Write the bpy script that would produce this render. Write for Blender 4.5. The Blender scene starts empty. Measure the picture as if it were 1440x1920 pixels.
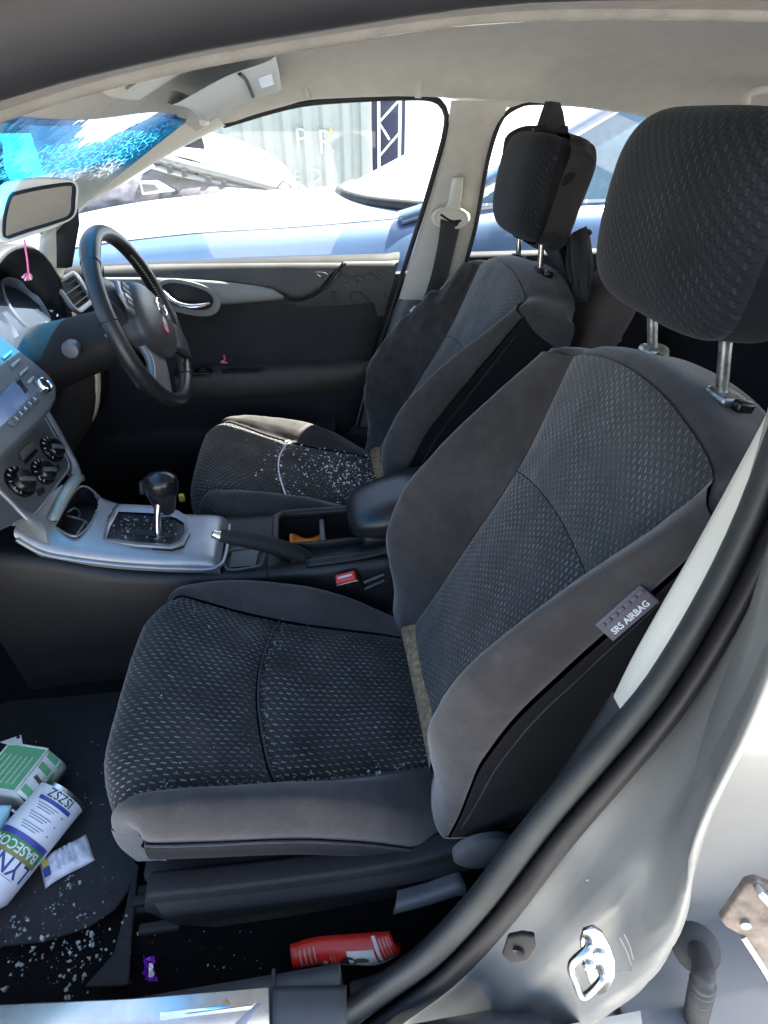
import bpy, bmesh, math, random
import numpy as np
from mathutils import Vector, Matrix, noise
random.seed(7)
rad = math.radians
scn = bpy.context.scene
COL = scn.collection

# ------------------------------------------------------------------ camera
YAW, PIT, FPX, CZ = rad(7.6786), rad(36.7008), 1000.0, 1.30
cam_d = bpy.data.cameras.new('camera'); cam = bpy.data.objects.new('camera', cam_d); COL.objects.link(cam)
cam_d.sensor_fit = 'HORIZONTAL'; cam_d.sensor_width = 36.0; cam_d.lens = 36.0*FPX/1440.0
cam_d.clip_start = 0.01; cam_d.clip_end = 500
cam.location = (0, 0, CZ)
FW = Vector((math.sin(YAW)*math.cos(PIT), math.cos(YAW)*math.cos(PIT), -math.sin(PIT)))
RT = Vector((math.cos(YAW), -math.sin(YAW), 0)); UP = RT.cross(FW)
cam.rotation_euler = Matrix((RT, UP, -FW)).transposed().to_euler()
scn.camera = cam

# ------------------------------------------------------------------ daylight
SUN = Vector((0.52, 0.245, 0.83)).normalized()
w = bpy.data.worlds.new('World'); scn.world = w; w.use_nodes = True
nt = w.node_tree; bg = nt.nodes['Background']
sky = nt.nodes.new('ShaderNodeTexSky'); sky.sky_type = 'NISHITA'; sky.sun_disc = False
sky.sun_elevation = math.asin(SUN.z); sky.sun_rotation = math.atan2(SUN.x, SUN.y)
sky.air_density = 1.0; sky.dust_density = 3.0; sky.ozone_density = 1.0
nt.links.new(sky.outputs[0], bg.inputs[0]); bg.inputs[1].default_value = 0.065
sl = bpy.data.lights.new('sun', 'SUN'); sl.energy = 5.0; sl.angle = rad(0.5); sl.color = (1.0, 0.95, 0.86)
so = bpy.data.objects.new('sun', sl); COL.objects.link(so)
so.rotation_euler = SUN.to_track_quat('Z', 'Y').to_euler(); so.location = (0, 0, 6)
scn.view_settings.view_transform = 'Standard'; scn.view_settings.look = 'None'
scn.view_settings.gamma = 1.0; scn.view_settings.use_curve_mapping = False
scn.view_settings.exposure = 3.55
scn.cycles.max_bounces = 10; scn.cycles.transparent_max_bounces = 16

# ------------------------------------------------------------------ helpers
def at(u, v, Y=None, X=None, Z=None):          # a sight line of the photograph met with a real plane of the car
    d = FW + RT*((u-720)/FPX) - UP*((v-960)/FPX)
    if Y is not None: t = Y/d.y
    elif X is not None: t = X/d.x
    else: t = (Z-CZ)/d.z
    return Vector((d.x*t, d.y*t, CZ+d.z*t))
def onplane(u, v, p, n):
    d = FW + RT*((u-720)/FPX) - UP*((v-960)/FPX); o = Vector((0, 0, CZ))
    return o + d*((p-o).dot(n)/d.dot(n))
def pch(xs, ys):                                # smooth monotone interpolation
    xs = np.array(xs, float); ys = np.array(ys, float); h = np.diff(xs); dl = np.diff(ys)/h
    m = np.zeros(len(xs)); m[0] = dl[0]; m[-1] = dl[-1]
    for i in range(1, len(xs)-1):
        m[i] = 0 if dl[i-1]*dl[i] <= 0 else 2*dl[i-1]*dl[i]/(dl[i-1]+dl[i])
    def f(x):
        x = min(max(x, xs[0]), xs[-1]); i = min(int(np.searchsorted(xs, x, 'right'))-1, len(h)-1); i = max(i, 0)
        t = (x-xs[i])/h[i]; a = t*t*(3-2*t); 
        return float(ys[i]*(1-a)+ys[i+1]*a + h[i]*((t**3-2*t*t+t)*m[i]+(t**3-t*t)*m[i+1]))
    return f
def cr(P, n, closed=False):                     # Catmull-Rom resample by arc length
    P = [Vector(p) for p in P]; N = len(P); out = []
    segs = N if closed else N-1
    for i in range(segs):
        p1, p2 = P[i], P[(i+1) % N]
        p0 = P[i-1] if (i > 0 or closed) else p1*2-p2
        p3 = P[(i+2) % N] if (i+2 < N or closed) else p2*2-p1
        for k in range(10):
            t = k/10
            out.append(0.5*((2*p1)+(p2-p0)*t+(2*p0-5*p1+4*p2-p3)*t*t+(3*p1-p0-3*p2+p3)*t**3))
    out.append(P[0].copy() if closed else P[-1].copy())
    L = [0]
    for a, b in zip(out, out[1:]): L.append(L[-1]+(b-a).length)
    res = []; j = 0
    for k in range(n):
        s = L[-1]*k/(n if closed else n-1)
        while j < len(L)-2 and L[j+1] < s: j += 1
        t = (s-L[j])/max(L[j+1]-L[j], 1e-9); res.append(out[j].lerp(out[j+1], min(max(t, 0), 1)))
    return res

ORG = {}
def tag(o, label, cat, group=None, kind=None):
    o['label'] = label; o['category'] = cat
    if group: o['group'] = group
    if kind: o['kind'] = kind
    return o
def thing(name, label, cat, loc, group=None):
    o = bpy.data.objects.new(name, None); o.empty_display_size = 0.05; COL.objects.link(o)
    o.location = loc; ORG[o.name] = Vector(loc); return tag(o, label, cat, group)
def mesh(name, V, Fc, mat, parent=None, smooth=True, uv=None, origin=None):
    org = ORG[parent.name] if parent else (Vector(origin) if origin is not None else Vector((0, 0, 0)))
    me = bpy.data.meshes.new(name); me.from_pydata([tuple(Vector(v)-org) for v in V], [], Fc)
    if smooth: me.polygons.foreach_set('use_smooth', [True]*len(me.polygons))
    if uv is not None:
        l = me.uv_layers.new(name='UVMap')
        for lp in me.loops: l.data[lp.index].uv = uv[lp.vertex_index]
    me.materials.append(mat); me.update()
    o = bpy.data.objects.new(name, me); COL.objects.link(o)
    if parent: o.parent = parent
    else: o.location = org
    ORG[o.name] = org
    return o
def fixn(o):
    bm = bmesh.new(); bm.from_mesh(o.data); bmesh.ops.remove_doubles(bm, verts=bm.verts, dist=1e-6)
    bmesh.ops.recalc_face_normals(bm, faces=bm.faces); bm.to_mesh(o.data); bm.free(); return o
def sub(o, n=2):
    m = o.modifiers.new('subdivision', 'SUBSURF'); m.levels = n; m.render_levels = n; return o
def bev(o, wd=0.003, seg=2, ang=35):
    m = o.modifiers.new('bevel', 'BEVEL'); m.width = wd; m.segments = seg; m.limit_method = 'ANGLE'; m.angle_limit = rad(ang)
    m.harden_normals = False; return o
def solid(o, th, off=-1):
    m = o.modifiers.new('thickness', 'SOLIDIFY'); m.thickness = th; m.offset = off; return o
def autosm(o, ang=40):
    me = o.data; bm = bmesh.new(); bm.from_mesh(me)
    for e in bm.edges:
        if len(e.link_faces) == 2 and e.calc_face_angle(0) > rad(ang): e.smooth = False
    bm.to_mesh(me); bm.free(); return o
def gridf(nr, nc, closed_c=False, closed_r=False, base=0):
    F = []
    for i in range(nr if closed_r else nr-1):
        for j in range(nc if closed_c else nc-1):
            a = i*nc+j; b = i*nc+(j+1) % nc; i2 = (i+1) % nr
            F.append((base+a, base+b, base+i2*nc+(j+1) % nc, base+i2*nc+j))
    return F
def loft(name, curves, mat, parent=None, n=28, m=4, th=None, off=-1, closed=False, uv=True):
    rows = [cr(c, n, closed) for c in curves]
    cols = [cr([r[j] for r in rows], (len(rows)-1)*m+1) if len(rows) > 2 else [rows[0][j].lerp(rows[1][j], k/m) for k in range(m+1)] for j in range(n)]
    nr = len(cols[0]); V = [cols[j][i] for i in range(nr) for j in range(n)]
    UV = None
    if uv:
        lu = [0]
        mid = nr//2
        for j in range(1, n): lu.append(lu[-1]+(cols[j][mid]-cols[j-1][mid]).length)
        lv = [0]
        for i in range(1, nr): lv.append(lv[-1]+(cols[n//2][i]-cols[n//2][i-1]).length)
        UV = [(lu[j], lv[i]) for i in range(nr) for j in range(n)]
    o = mesh(name, V, gridf(nr, n, closed), mat, parent, uv=UV)
    if th: solid(o, th, off)
    return o
def tube(name, P, r, mat, parent=None, n=10, res=None, caps=True, closed=False, flat=None, upv=None):
    P = cr(P, res or max(len(P)*6, 8), closed) if len(P) > 2 or res else [Vector(p) for p in P]
    N = len(P); rs = r if callable(r) else (lambda t: r); V = []; 
    prev = None
    for i, p in enumerate(P):
        if closed: t = (P[(i+1) % N]-P[i-1]).normalized()
        else: t = (P[min(i+1, N-1)]-P[max(i-1, 0)]).normalized()
        if prev is None:
            a = Vector(upv) if upv is not None else (Vector((0, 0, 1)) if abs(t.z) < 0.9 else Vector((1, 0, 0)))
        else: a = prev
        b = (a-t*a.dot(t)).normalized(); prev = b; c = t.cross(b); R_ = rs(i/(N-1) if N > 1 else 0)
        for k in range(n):
            q = 2*math.pi*k/n; e = flat or 1.0
            V.append(p+b*(R_*e*math.cos(q))+c*(R_*math.sin(q)))
    Fc = gridf(N, n, True, closed)
    if caps and not closed: Fc += [tuple(range(n-1, -1, -1)), tuple(range((N-1)*n, N*n))]
    o = mesh(name, V, Fc, mat, parent); autosm(o, 60); return o
def box(name, c, s, mat, parent=None, rot=None, bw=0.003, seg=2, origin=None):
    V = []; M = rot if rot is not None else Matrix.Identity(3)
    for dx in (-1, 1):
        for dy in (-1, 1):
            for dz in (-1, 1): V.append(Vector(c)+M @ Vector((dx*s[0]/2, dy*s[1]/2, dz*s[2]/2)))
    Fc = [(0, 1, 3, 2), (4, 6, 7, 5), (0, 4, 5, 1), (2, 3, 7, 6), (0, 2, 6, 4), (1, 5, 7, 3)]
    o = mesh(name, V, Fc, mat, parent, smooth=bw > 0, origin=origin)
    if bw: bev(o, bw, seg)
    return o
def prism(name, poly, nrm, h, mat, parent=None, bw=0.0015, seg=2, back=0.0, smooth=True, origin=None):
    nrm = Vector(nrm).normalized(); P = [Vector(p) for p in poly]; n = len(P)
    V = [p-nrm*back for p in P]+[p+nrm*h for p in P]
    Fc = [tuple(range(n))[::-1], tuple(range(n, 2*n))]+[(i, (i+1) % n, n+(i+1) % n, n+i) for i in range(n)]
    o = mesh(name, V, Fc, mat, parent, smooth=smooth, origin=origin); fixn(o)
    if bw: bev(o, bw, seg, 30)
    else: autosm(o, 30)
    return o
def rrect(c, ex, ey, a, b, r, k=5, taper=0):   # rounded rectangle outline in a plane
    out = []
    for sx, sy, q0 in ((1, 1, 0), (-1, 1, 90), (-1, -1, 180), (1, -1, 270)):
        for i in range(k+1):
            q = rad(q0+90*i/k); x = sx*(a-r)+r*math.cos(q); y = sy*(b-r)+r*math.sin(q)
            out.append(Vector(c)+Vector(ex)*(x*(1+taper*y/b))+Vector(ey)*y)
    return out
def frame_ring(name, outer, inner, nrm, h, mat, parent=None, lip=0.0, bw=0.001):
    nrm = Vector(nrm).normalized(); n = len(outer); V = []
    for P, d in ((outer, 0), (outer, h), (inner, h-lip), (inner, 0)): V += [Vector(p)+nrm*d for p in P]
    Fc = []
    for a in range(4):
        b = (a+1) % 4
        for i in range(n): Fc.append((a*n+i, a*n+(i+1) % n, b*n+(i+1) % n, b*n+i))
    o = mesh(name, V, Fc, mat, parent); fixn(o); bev(o, bw, 2, 40) if bw else autosm(o, 40); return o
def lathe(name, c, axis, prof, mat, parent=None, n=28, caps=True):
    axis = Vector(axis).normalized(); a = Vector((0, 0, 1)) if abs(axis.z) < .9 else Vector((1, 0, 0))
    e1 = (a-axis*a.dot(axis)).normalized(); e2 = axis.cross(e1); V = []
    for r, h in prof:
        for k in range(n):
            q = 2*math.pi*k/n; V.append(Vector(c)+axis*h+e1*(r*math.cos(q))+e2*(r*math.sin(q)))
    Fc = gridf(len(prof), n, True)
    if caps: Fc += [tuple(range(n-1, -1, -1)), tuple(range((len(prof)-1)*n, len(prof)*n))]
    o = mesh(name, V, Fc, mat, parent); fixn(o); autosm(o, 35); return o
def superq(name, c, ax, half, e1, e2, mat, parent=None, nu=36, nv=24, fn=None, vr=(0, 1), ur=(0, 1)):
    V = []; cu = ur == (0, 1)
    sp = lambda w_, e: math.copysign(abs(w_)**e, w_)
    for i in range(nv+1):
        f = -math.pi/2+math.pi*(vr[0]+(vr[1]-vr[0])*i/nv)
        for j in range(nu+(0 if cu else 1)):
            q = 2*math.pi*(ur[0]+(ur[1]-ur[0])*j/nu)
            p = Vector((half[0]*sp(math.cos(f), e1)*sp(math.cos(q), e2), half[1]*sp(math.cos(f), e1)*sp(math.sin(q), e2), half[2]*sp(math.sin(f), e1)))
            if fn: p = fn(p)
            V.append(Vector(c)+ax @ p)
    return mesh(name, V, gridf(nv+1, nu+(0 if cu else 1), cu), mat, parent)
def text(name, s, size, o, ex, ey, mat, parent=None, ext=0.0004, warp=None, align='CENTER', bold=0.0, origin=None):
    cu = bpy.data.curves.new(name, 'FONT'); cu.body = s; cu.size = size; cu.extrude = ext; cu.align_x = align; cu.align_y = 'CENTER'; cu.offset = bold
    cu.resolution_u = 3
    t = bpy.data.objects.new('tmp', cu); COL.objects.link(t)
    dg = bpy.context.evaluated_depsgraph_get(); me = bpy.data.meshes.new_from_object(t.evaluated_get(dg))
    bpy.data.objects.remove(t); bpy.data.curves.remove(cu)
    ex = Vector(ex).normalized(); ey = Vector(ey).normalized(); nz = ex.cross(ey)
    V = [warp(v.co) if warp else Vector(o)+ex*v.co.x+ey*v.co.y+nz*v.co.z for v in me.vertices]
    Fc = [tuple(p.vertices) for p in me.polygons]; bpy.data.meshes.remove(me)
    return mesh(name, V, Fc, mat, parent, smooth=False, origin=origin)

# ------------------------------------------------------------------ materials
class NT:
    def __init__(s, name):
        s.m = bpy.data.materials.new(name); s.m.use_nodes = True; s.t = s.m.node_tree; s.b = s.t.nodes['Principled BSDF']; s.out = s.t.nodes['Material Output']
    def n(s, ty, **k):
        x = s.t.nodes.new(ty)
        for a, b in k.items(): setattr(x, a, b)
        return x
    def l(s, a, b): s.t.links.new(a, b)
    def math(s, op, a, b=None, c=None):
        x = s.n('ShaderNodeMath', operation=op)
        for i, q in enumerate((a, b, c)):
            if q is None: continue
            if isinstance(q, (int, float)): x.inputs[i].default_value = q
            else: s.l(q, x.inputs[i])
        return x.outputs[0]
    def mix(s, f, a, b):
        x = s.n('ShaderNodeMix', data_type='RGBA')
        for i, q in ((0, f), (6, a), (7, b)):
            if isinstance(q, (int, float)): x.inputs[i].default_value = q
            elif isinstance(q, tuple): x.inputs[i].default_value = (*q[:3], 1)
            else: s.l(q, x.inputs[i])
        return x.outputs[2]
    def noise(s, scale, detail=3, rough=0.5, coord='Object', vec=None):
        x = s.n('ShaderNodeTexNoise'); x.inputs['Scale'].default_value = scale; x.inputs['Detail'].default_value = detail; x.inputs['Roughness'].default_value = rough
        if vec is None:
            c = s.n('ShaderNodeTexCoord'); vec = c.outputs[coord]
        s.l(vec, x.inputs['Vector']); return x.outputs['Fac']
    def ramp(s, f, p0, c0, p1, c1):
        x = s.n('ShaderNodeValToRGB'); e = x.color_ramp.elements
        e[0].position = p0; e[0].color = (*c0, 1); e[1].position = p1; e[1].color = (*c1, 1); s.l(f, x.inputs[0]); return x.outputs[0]
    def bump(s, h, st, dist=0.001):
        x = s.n('ShaderNodeBump'); x.inputs['Strength'].default_value = st; x.inputs['Distance'].default_value = dist
        s.l(h, x.inputs['Height']); s.l(x.outputs[0], s.b.inputs['Normal'])
    def set(s, **k):
        for a, q in k.items():
            i = s.b.inputs[a.replace('_', ' ')]
            if isinstance(q, (int, float)): i.default_value = q
            elif isinstance(q, tuple): i.default_value = (*q, 1) if len(q) == 3 else q
            else: s.l(q, i)
        return s
def plain(name, col, rough=0.5, metal=0.0, var=0.12, nsc=30, bump=0.0, bsc=400, **k):
    s = NT(name); f = s.noise(nsc, 4, 0.6)
    a = tuple(c*(1-var) for c in col); b = tuple(min(c*(1+var), 1) for c in col)
    s.set(Base_Color=s.ramp(f, 0.3, a, 0.7, b), Metallic=metal)
    r = s.math('MULTIPLY_ADD', s.noise(nsc*1.7, 3), 0.25*rough, rough*0.88); s.set(Roughness=r)
    if bump: s.bump(s.noise(bsc, 2), bump, 0.0006)
    s.set(**k); return s.m
M = {}
s = NT('velour_grey'); na = s.noise(7, 5, .62); nb = s.noise(45, 4, .65); nc = s.noise(1400, 2, .7)
mixn = s.math('ADD', s.math('MULTIPLY', na, .55), s.math('ADD', s.math('MULTIPLY', nb, .3), s.math('MULTIPLY', nc, .15)))
s.set(Base_Color=s.ramp(mixn, .36, (.030, .027, .027), .66, (.068, .062, .060)), Roughness=.92, Sheen_Weight=.55, Sheen_Roughness=.45, Sheen_Tint=(.8, .78, .77), Specular_IOR_Level=.15)
s.bump(s.math('ADD', s.math('MULTIPLY', nb, .9), s.math('MULTIPLY', nc, .5)), .5, .0016); M['velour'] = s.m
M['velour_dark'] = plain('side_cloth_black', (0.007, 0.007, 0.009), 0.9, var=0.2, nsc=12, bump=0.2, bsc=900, Sheen_Weight=0.04, Specular_IOR_Level=0.15)
def weave(name, base, dash, scale=1.0, sheen=0.35, dust=0.0, rot=0.0):
    s = NT(name); uvn = s.n('ShaderNodeUVMap'); mp = s.n('ShaderNodeMapping'); wv = s.n('ShaderNodeTexNoise'); wv.inputs['Scale'].default_value = 24; wv.inputs['Detail'].default_value = 3; s.l(uvn.outputs[0], wv.inputs['Vector']); wsc = s.n('ShaderNodeVectorMath', operation='MULTIPLY_ADD'); wsc.inputs[1].default_value = (.006, .006, 0); s.l(wv.outputs['Color'], wsc.inputs[0]); s.l(uvn.outputs[0], wsc.inputs[2]); s.l(wsc.outputs[0], mp.inputs[0]); mp.inputs['Rotation'].default_value = (0, 0, rot)
    sx = s.n('ShaderNodeSeparateXYZ'); s.l(mp.outputs[0], sx.inputs[0])
    PX, PY = 0.0112*scale, 0.0072*scale
    v = s.math('DIVIDE', sx.outputs[1], PY); row = s.math('FLOOR', v); fv = s.math('SUBTRACT', s.math('FRACT', v), 0.5)
    u = s.math('ADD', s.math('DIVIDE', sx.outputs[0], PX), s.math('MULTIPLY', s.math('MODULO', row, 2.0), 0.5))
    u = s.math('ADD', u, s.math('MULTIPLY', fv, 0.35))
    fu = s.math('SUBTRACT', s.math('FRACT', u), 0.5)
    cell = s.n('ShaderNodeTexWhiteNoise', noise_dimensions='2D'); cb = s.n('ShaderNodeCombineXYZ'); s.l(s.math('FLOOR', u), cb.inputs[0]); s.l(row, cb.inputs[1]); s.l(cb.outputs[0], cell.inputs[0])
    # light dash: thin slanted stroke inside each cell
    sl_ = s.math('ABSOLUTE', s.math('SUBTRACT', fv, s.math('MULTIPLY', fu, 0.28)))
    a = s.math('SUBTRACT', 1.0, s.math('SMOOTH_MIN', s.math('DIVIDE', sl_, 0.16), 1.0, 0.1))
    e = s.math('LESS_THAN', s.math('ABSOLUTE', fu), 0.30)
    mask = s.math('MULTIPLY', s.math('MULTIPLY', a, e), s.math('MULTIPLY_ADD', cell.outputs[0], 0.55, 0.45))
    wear = s.ramp(s.noise(16, 4, .65), .34, (.25, .25, .25), .62, (1, 1, 1)); mask = s.math('MULTIPLY', mask, wear)
    # dark slanted strokes between the dashes
    z = s.math('ABSOLUTE', s.math('ADD', fu, s.math('MULTIPLY', fv, -0.75)))
    dk = s.math('MULTIPLY', s.math('GREATER_THAN', z, 0.24), s.math('LESS_THAN', z, 0.46))
    n1 = s.noise(14, 4); n2 = s.noise(700, 2)
    c0 = s.ramp(n1, 0.3, tuple(x*0.75 for x in base), 0.7, tuple(x*1.35 for x in base))
    c1 = s.mix(s.math('MULTIPLY', dk, 0.55), c0, tuple(x*0.28 for x in base))
    c2 = s.mix(mask, c1, dash)
    if dust: c2 = s.mix(s.math('MULTIPLY', s.math('POWER', n1, 2.0), dust), c2, (0.30, 0.26, 0.20))
    s.set(Base_Color=c2, Roughness=0.85, Sheen_Weight=sheen, Sheen_Roughness=0.4, Sheen_Tint=(0.85, 0.87, 0.9), Specular_IOR_Level=0.2)
    s.bump(s.math('ADD', s.math('MULTIPLY', mask, 0.8), s.math('ADD', s.math('MULTIPLY', dk, -0.8), s.math('MULTIPLY', n2, 0.4))), 0.6, 0.0012)
    return s.m
M['weave'] = weave('woven_seat_cloth', (0.042, 0.0415, 0.042), (0.27, 0.32, 0.35), 1.0, sheen=0.5)
M['weave_c'] = weave('woven_cushion_cloth', (0.020, 0.0195, 0.0195), (0.29, 0.33, 0.36), 1.18, sheen=0.22, dust=0.12)
M['weave_u'] = weave('woven_upper_cloth', (0.044, 0.0445, 0.0455), (0.18, 0.21, 0.235), 0.95, sheen=0.6)
M['weave_h'] = weave('woven_headrest_cloth', (0.010, 0.011, 0.014), (0.034, 0.041, 0.054), 0.9, sheen=0.10)
M['blackpl'] = plain('black_plastic', (0.006, 0.006, 0.007), 0.72, bump=0.15, bsc=1500)
M['blackgl'] = plain('gloss_black_plastic', (0.008, 0.008, 0.010), 0.24, var=0.05)
M['dashpl'] = plain('dash_plastic', (0.014, 0.014, 0.016), 0.6, bump=0.3, bsc=900)
M['greypl'] = plain('grey_plastic', (0.10, 0.105, 0.11), 0.45, bump=0.1, bsc=1200)
M['consolepl'] = plain('console_plastic', (0.009, 0.009, 0.010), 0.5, bump=0.2, bsc=1000, var=0.25)
M['silverpl'] = plain('silver_trim_plastic', (0.30, 0.31, 0.33), 0.36, metal=0.5, var=0.08)
M['radiopl'] = plain('radio_fascia_plastic', (0.085, 0.088, 0.095), 0.5, metal=0.1, var=0.08)
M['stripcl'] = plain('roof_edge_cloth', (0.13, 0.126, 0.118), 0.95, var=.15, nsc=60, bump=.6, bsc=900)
M['latch'] = plain('latch_chrome', (0.42, 0.42, 0.41), 0.22, metal=1.0, var=.1)
M['chrome'] = plain('chrome', (0.85, 0.85, 0.86), 0.10, metal=1.0, var=0.04)
M['steel'] = plain('bright_steel', (0.62, 0.62, 0.60), 0.28, metal=1.0, var=0.12, nsc=60)
M['steelw'] = plain('worn_steel', (0.33, 0.34, 0.34), 0.36, metal=0.9, var=0.5, nsc=140)
M['headl'] = plain('headliner_cloth', (0.50, 0.48, 0.44), 0.95, var=0.06, nsc=25, bump=0.25, bsc=1300)
M['trim'] = plain('beige_grey_trim', (0.60, 0.58, 0.51), 0.6, var=0.05, nsc=14, bump=0.15, bsc=1200)
M['doorgrey'] = plain('door_upper_grey', (0.055, 0.054, 0.052), 0.62, var=0.18, nsc=12, bump=0.25, bsc=900)
M['doorblk'] = plain('door_lower_black', (0.012, 0.012, 0.014), 0.75, var=0.3, nsc=14, bump=0.2, bsc=900)
M['doorlight'] = plain('door_light_strip', (0.21, 0.21, 0.20), 0.5, var=0.07)
M['rubber'] = plain('door_seal_rubber', (0.022, 0.026, 0.028), 0.62, var=0.2, nsc=20, bump=0.12, bsc=700)
M['greyrub'] = plain('grey_boot_rubber', (0.035, 0.035, 0.036), 0.6, var=.2)
M['rubberdk'] = plain('dark_seal_rubber', (0.006, 0.006, 0.009), 0.6, var=0.2, nsc=20)
M['lowtrim'] = plain('lower_pillar_trim', (0.045, 0.048, 0.050), 0.5, bump=0.2, bsc=900)
M['carpet'] = plain('black_carpet', (0.005, 0.005, 0.006), 1.0, var=0.5, nsc=300, bump=0.6, bsc=700, Specular_IOR_Level=0.1)
M['mat'] = plain('floor_mat_rubber', (0.010, 0.011, 0.013), 0.8, var=0.3, nsc=60, bump=0.3, bsc=500)
M['leather'] = plain('wheel_leather', (0.018, 0.018, 0.020), 0.36, var=0.15, nsc=40, bump=0.25, bsc=1300)
M['hubpl'] = plain('wheel_hub_plastic', (0.055, 0.055, 0.062), 0.38, bump=0.2, bsc=1300)
M['vinyl'] = plain('armrest_vinyl', (0.018, 0.019, 0.021), 0.30, var=0.15, nsc=30, bump=0.12, bsc=1500)
M['red'] = plain('red_plastic', (0.62, 0.04, 0.03), 0.35, var=0.1)
M['webbing'] = plain('belt_webbing', (0.022, 0.022, 0.024), 0.7, bump=0.4, bsc=1600, Sheen_Weight=0.2)
M['foam'] = plain('dusty_seam_cloth', (0.28, 0.20, 0.12), 0.95, var=0.55, nsc=90, bump=0.5, bsc=500)
M['stitch'] = plain('seat_stitch', (0.035, 0.035, 0.038), 0.8)
M['white'] = plain('white_paint', (0.78, 0.78, 0.76), 0.5, var=0.05)
M['paper'] = plain('white_label_paper', (0.66, 0.66, 0.68), 0.42, var=0.06)
M['brown'] = plain('brown_cloth', (0.075, 0.055, 0.048), 0.9)
M['cloth'] = plain('thin_black_cloth', (0.007, 0.007, 0.009), 0.8, bump=0.6, bsc=120, Sheen_Weight=0.05)
M['pink'] = plain('pink_string', (0.85, 0.15, 0.32), 0.8)
M['orange'] = plain('orange_plastic', (0.75, 0.22, 0.02), 0.4)
M['ink'] = plain('blue_ink', (0.03, 0.045, 0.20), 0.5)
M['ink_black'] = plain('black_ink', (0.02, 0.02, 0.03), 0.6)
M['can_green'] = plain('green_label', (0.05, 0.24, 0.05), 0.45)
M['can_olive'] = plain('olive_label', (0.22, 0.22, 0.06), 0.45)
M['can_blue'] = plain('blue_label', (0.05, 0.07, 0.30), 0.42)
M['boxgreen'] = plain('green_card', (0.13, 0.38, 0.18), 0.5, var=0.1)
M['boxwhite'] = plain('white_card', (0.58, 0.60, 0.56), 0.55, var=0.08)
M['teal'] = plain('pale_blue_paper', (0.30, 0.55, 0.62), 0.5, var=0.08)
M['purple'] = plain('purple_foil', (0.25, 0.04, 0.55), 0.25, metal=0.3)
M['yellow'] = plain('yellow_print', (0.55, 0.45, 0.06), 0.5)
M['canred'] = plain('red_can_paint', (0.50, 0.022, 0.015), 0.35, var=0.1)
M['rust'] = plain('rusty_steel', (0.17, 0.14, 0.12), 0.55, metal=0.5, var=0.5, nsc=60, bump=0.3, bsc=200)
M['greyink'] = plain('grey_print', (0.20, 0.20, 0.26), 0.5)
M['scuff'] = plain('scuff_plate_metal', (0.62, 0.62, 0.60), 0.26, metal=0.85, var=0.12, nsc=40)
def paint(name, col, metal=0.7, rough=0.33, coat=0.6):
    s = NT(name); f = s.noise(2500, 1); g = s.noise(9, 4)
    s.set(Base_Color=s.ramp(s.math('ADD', s.math('MULTIPLY', f, 0.8), s.math('MULTIPLY', g, 0.2)), 0.35, tuple(c*0.88 for c in col), 0.65, tuple(min(1, c*1.1) for c in col)), Metallic=metal, Roughness=s.math('MULTIPLY_ADD', g, 0.04, rough), Coat_Weight=coat, Coat_Roughness=0.08)
    return s.m
M['silver'] = paint('silver_car_paint', (0.215, 0.22, 0.215), 0.4, 0.42, 0.3)
M['blue'] = paint('blue_car_paint', (0.075, 0.125, 0.21), 0.25, 0.30, 1.0)
M['cpaint'] = paint('pale_container_paint', (0.30, 0.33, 0.315), 0.0, 0.5, 0.0)
def glassmat(name, tint, gl=0.08, rough=0.02):
    s = NT(name); tr = s.n('ShaderNodeBsdfTransparent'); tr.inputs[0].default_value = (*tint, 1)
    g = s.n('ShaderNodeBsdfGlossy'); g.inputs['Roughness'].default_value = rough; g.inputs[0].default_value = (1, 1, 1, 1)
    lw = s.n('ShaderNodeLayerWeight'); lw.inputs[0].default_value = 0.5; fr = s.math('MULTIPLY_ADD', s.math('POWER', lw.outputs['Facing'], 5.0), 0.8, 0.05)
    mx = s.n('ShaderNodeMixShader'); s.l(fr, mx.inputs[0]); s.l(tr.outputs[0], mx.inputs[1]); s.l(g.outputs[0], mx.inputs[2])
    s.t.nodes.remove(s.b); s.l(mx.outputs[0], s.out.inputs[0]); return s.m
M['glass'] = glassmat('window_glass', (0.86, 0.90, 0.89))
M['lens'] = glassmat('gauge_lens', (0.75, 0.82, 0.92))
M['mirror'] = plain('mirror_silvering', (0.80, 0.82, 0.82), 0.04, metal=1.0, var=0.03)
s = NT('broken_glass'); s.set(Base_Color=(0.74, 0.86, 0.84), Roughness=0.06, Transmission_Weight=0.7, IOR=1.45, Specular_IOR_Level=0.8); M['shard'] = s.m
s = NT('cream_crumbs'); s.set(Base_Color=(0.85, 0.84, 0.84), Roughness=0.5); M['crumb'] = s.m
# windscreen: clear below, blue shade band with crazed fracture at the top (UV y runs down from the header in metres)
s = NT('windscreen_glass'); uvn = s.n('ShaderNodeUVMap'); sx = s.n('ShaderNodeSeparateXYZ'); s.l(uvn.outputs[0], sx.inputs[0])
nz = s.noise(9, 3, vec=uvn.outputs[0]); band = s.ramp(s.math('ADD', sx.outputs[1], s.math('MULTIPLY', s.math('SUBTRACT', nz, 0.5), 0.10)), 0.15, (1, 1, 1), 0.21, (0, 0, 0))
vo = s.n('ShaderNodeTexVoronoi', feature='DISTANCE_TO_EDGE'); vo.inputs['Scale'].default_value = 75; s.l(uvn.outputs[0], vo.inputs['Vector'])
crk = s.ramp(vo.outputs['Distance'], 0.02, (1, 1, 1), 0.05, (0, 0, 0))
tint = s.mix(band, (0.84, 0.90, 0.90), (0.02, 0.36, 0.74))
tr = s.n('ShaderNodeBsdfTransparent'); s.l(tint, tr.inputs[0])
df = s.n('ShaderNodeBsdfTranslucent'); s.l(s.mix(band, (0.75, 0.8, 0.8), (0.05, 0.45, 0.80)), df.inputs[0])
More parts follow.
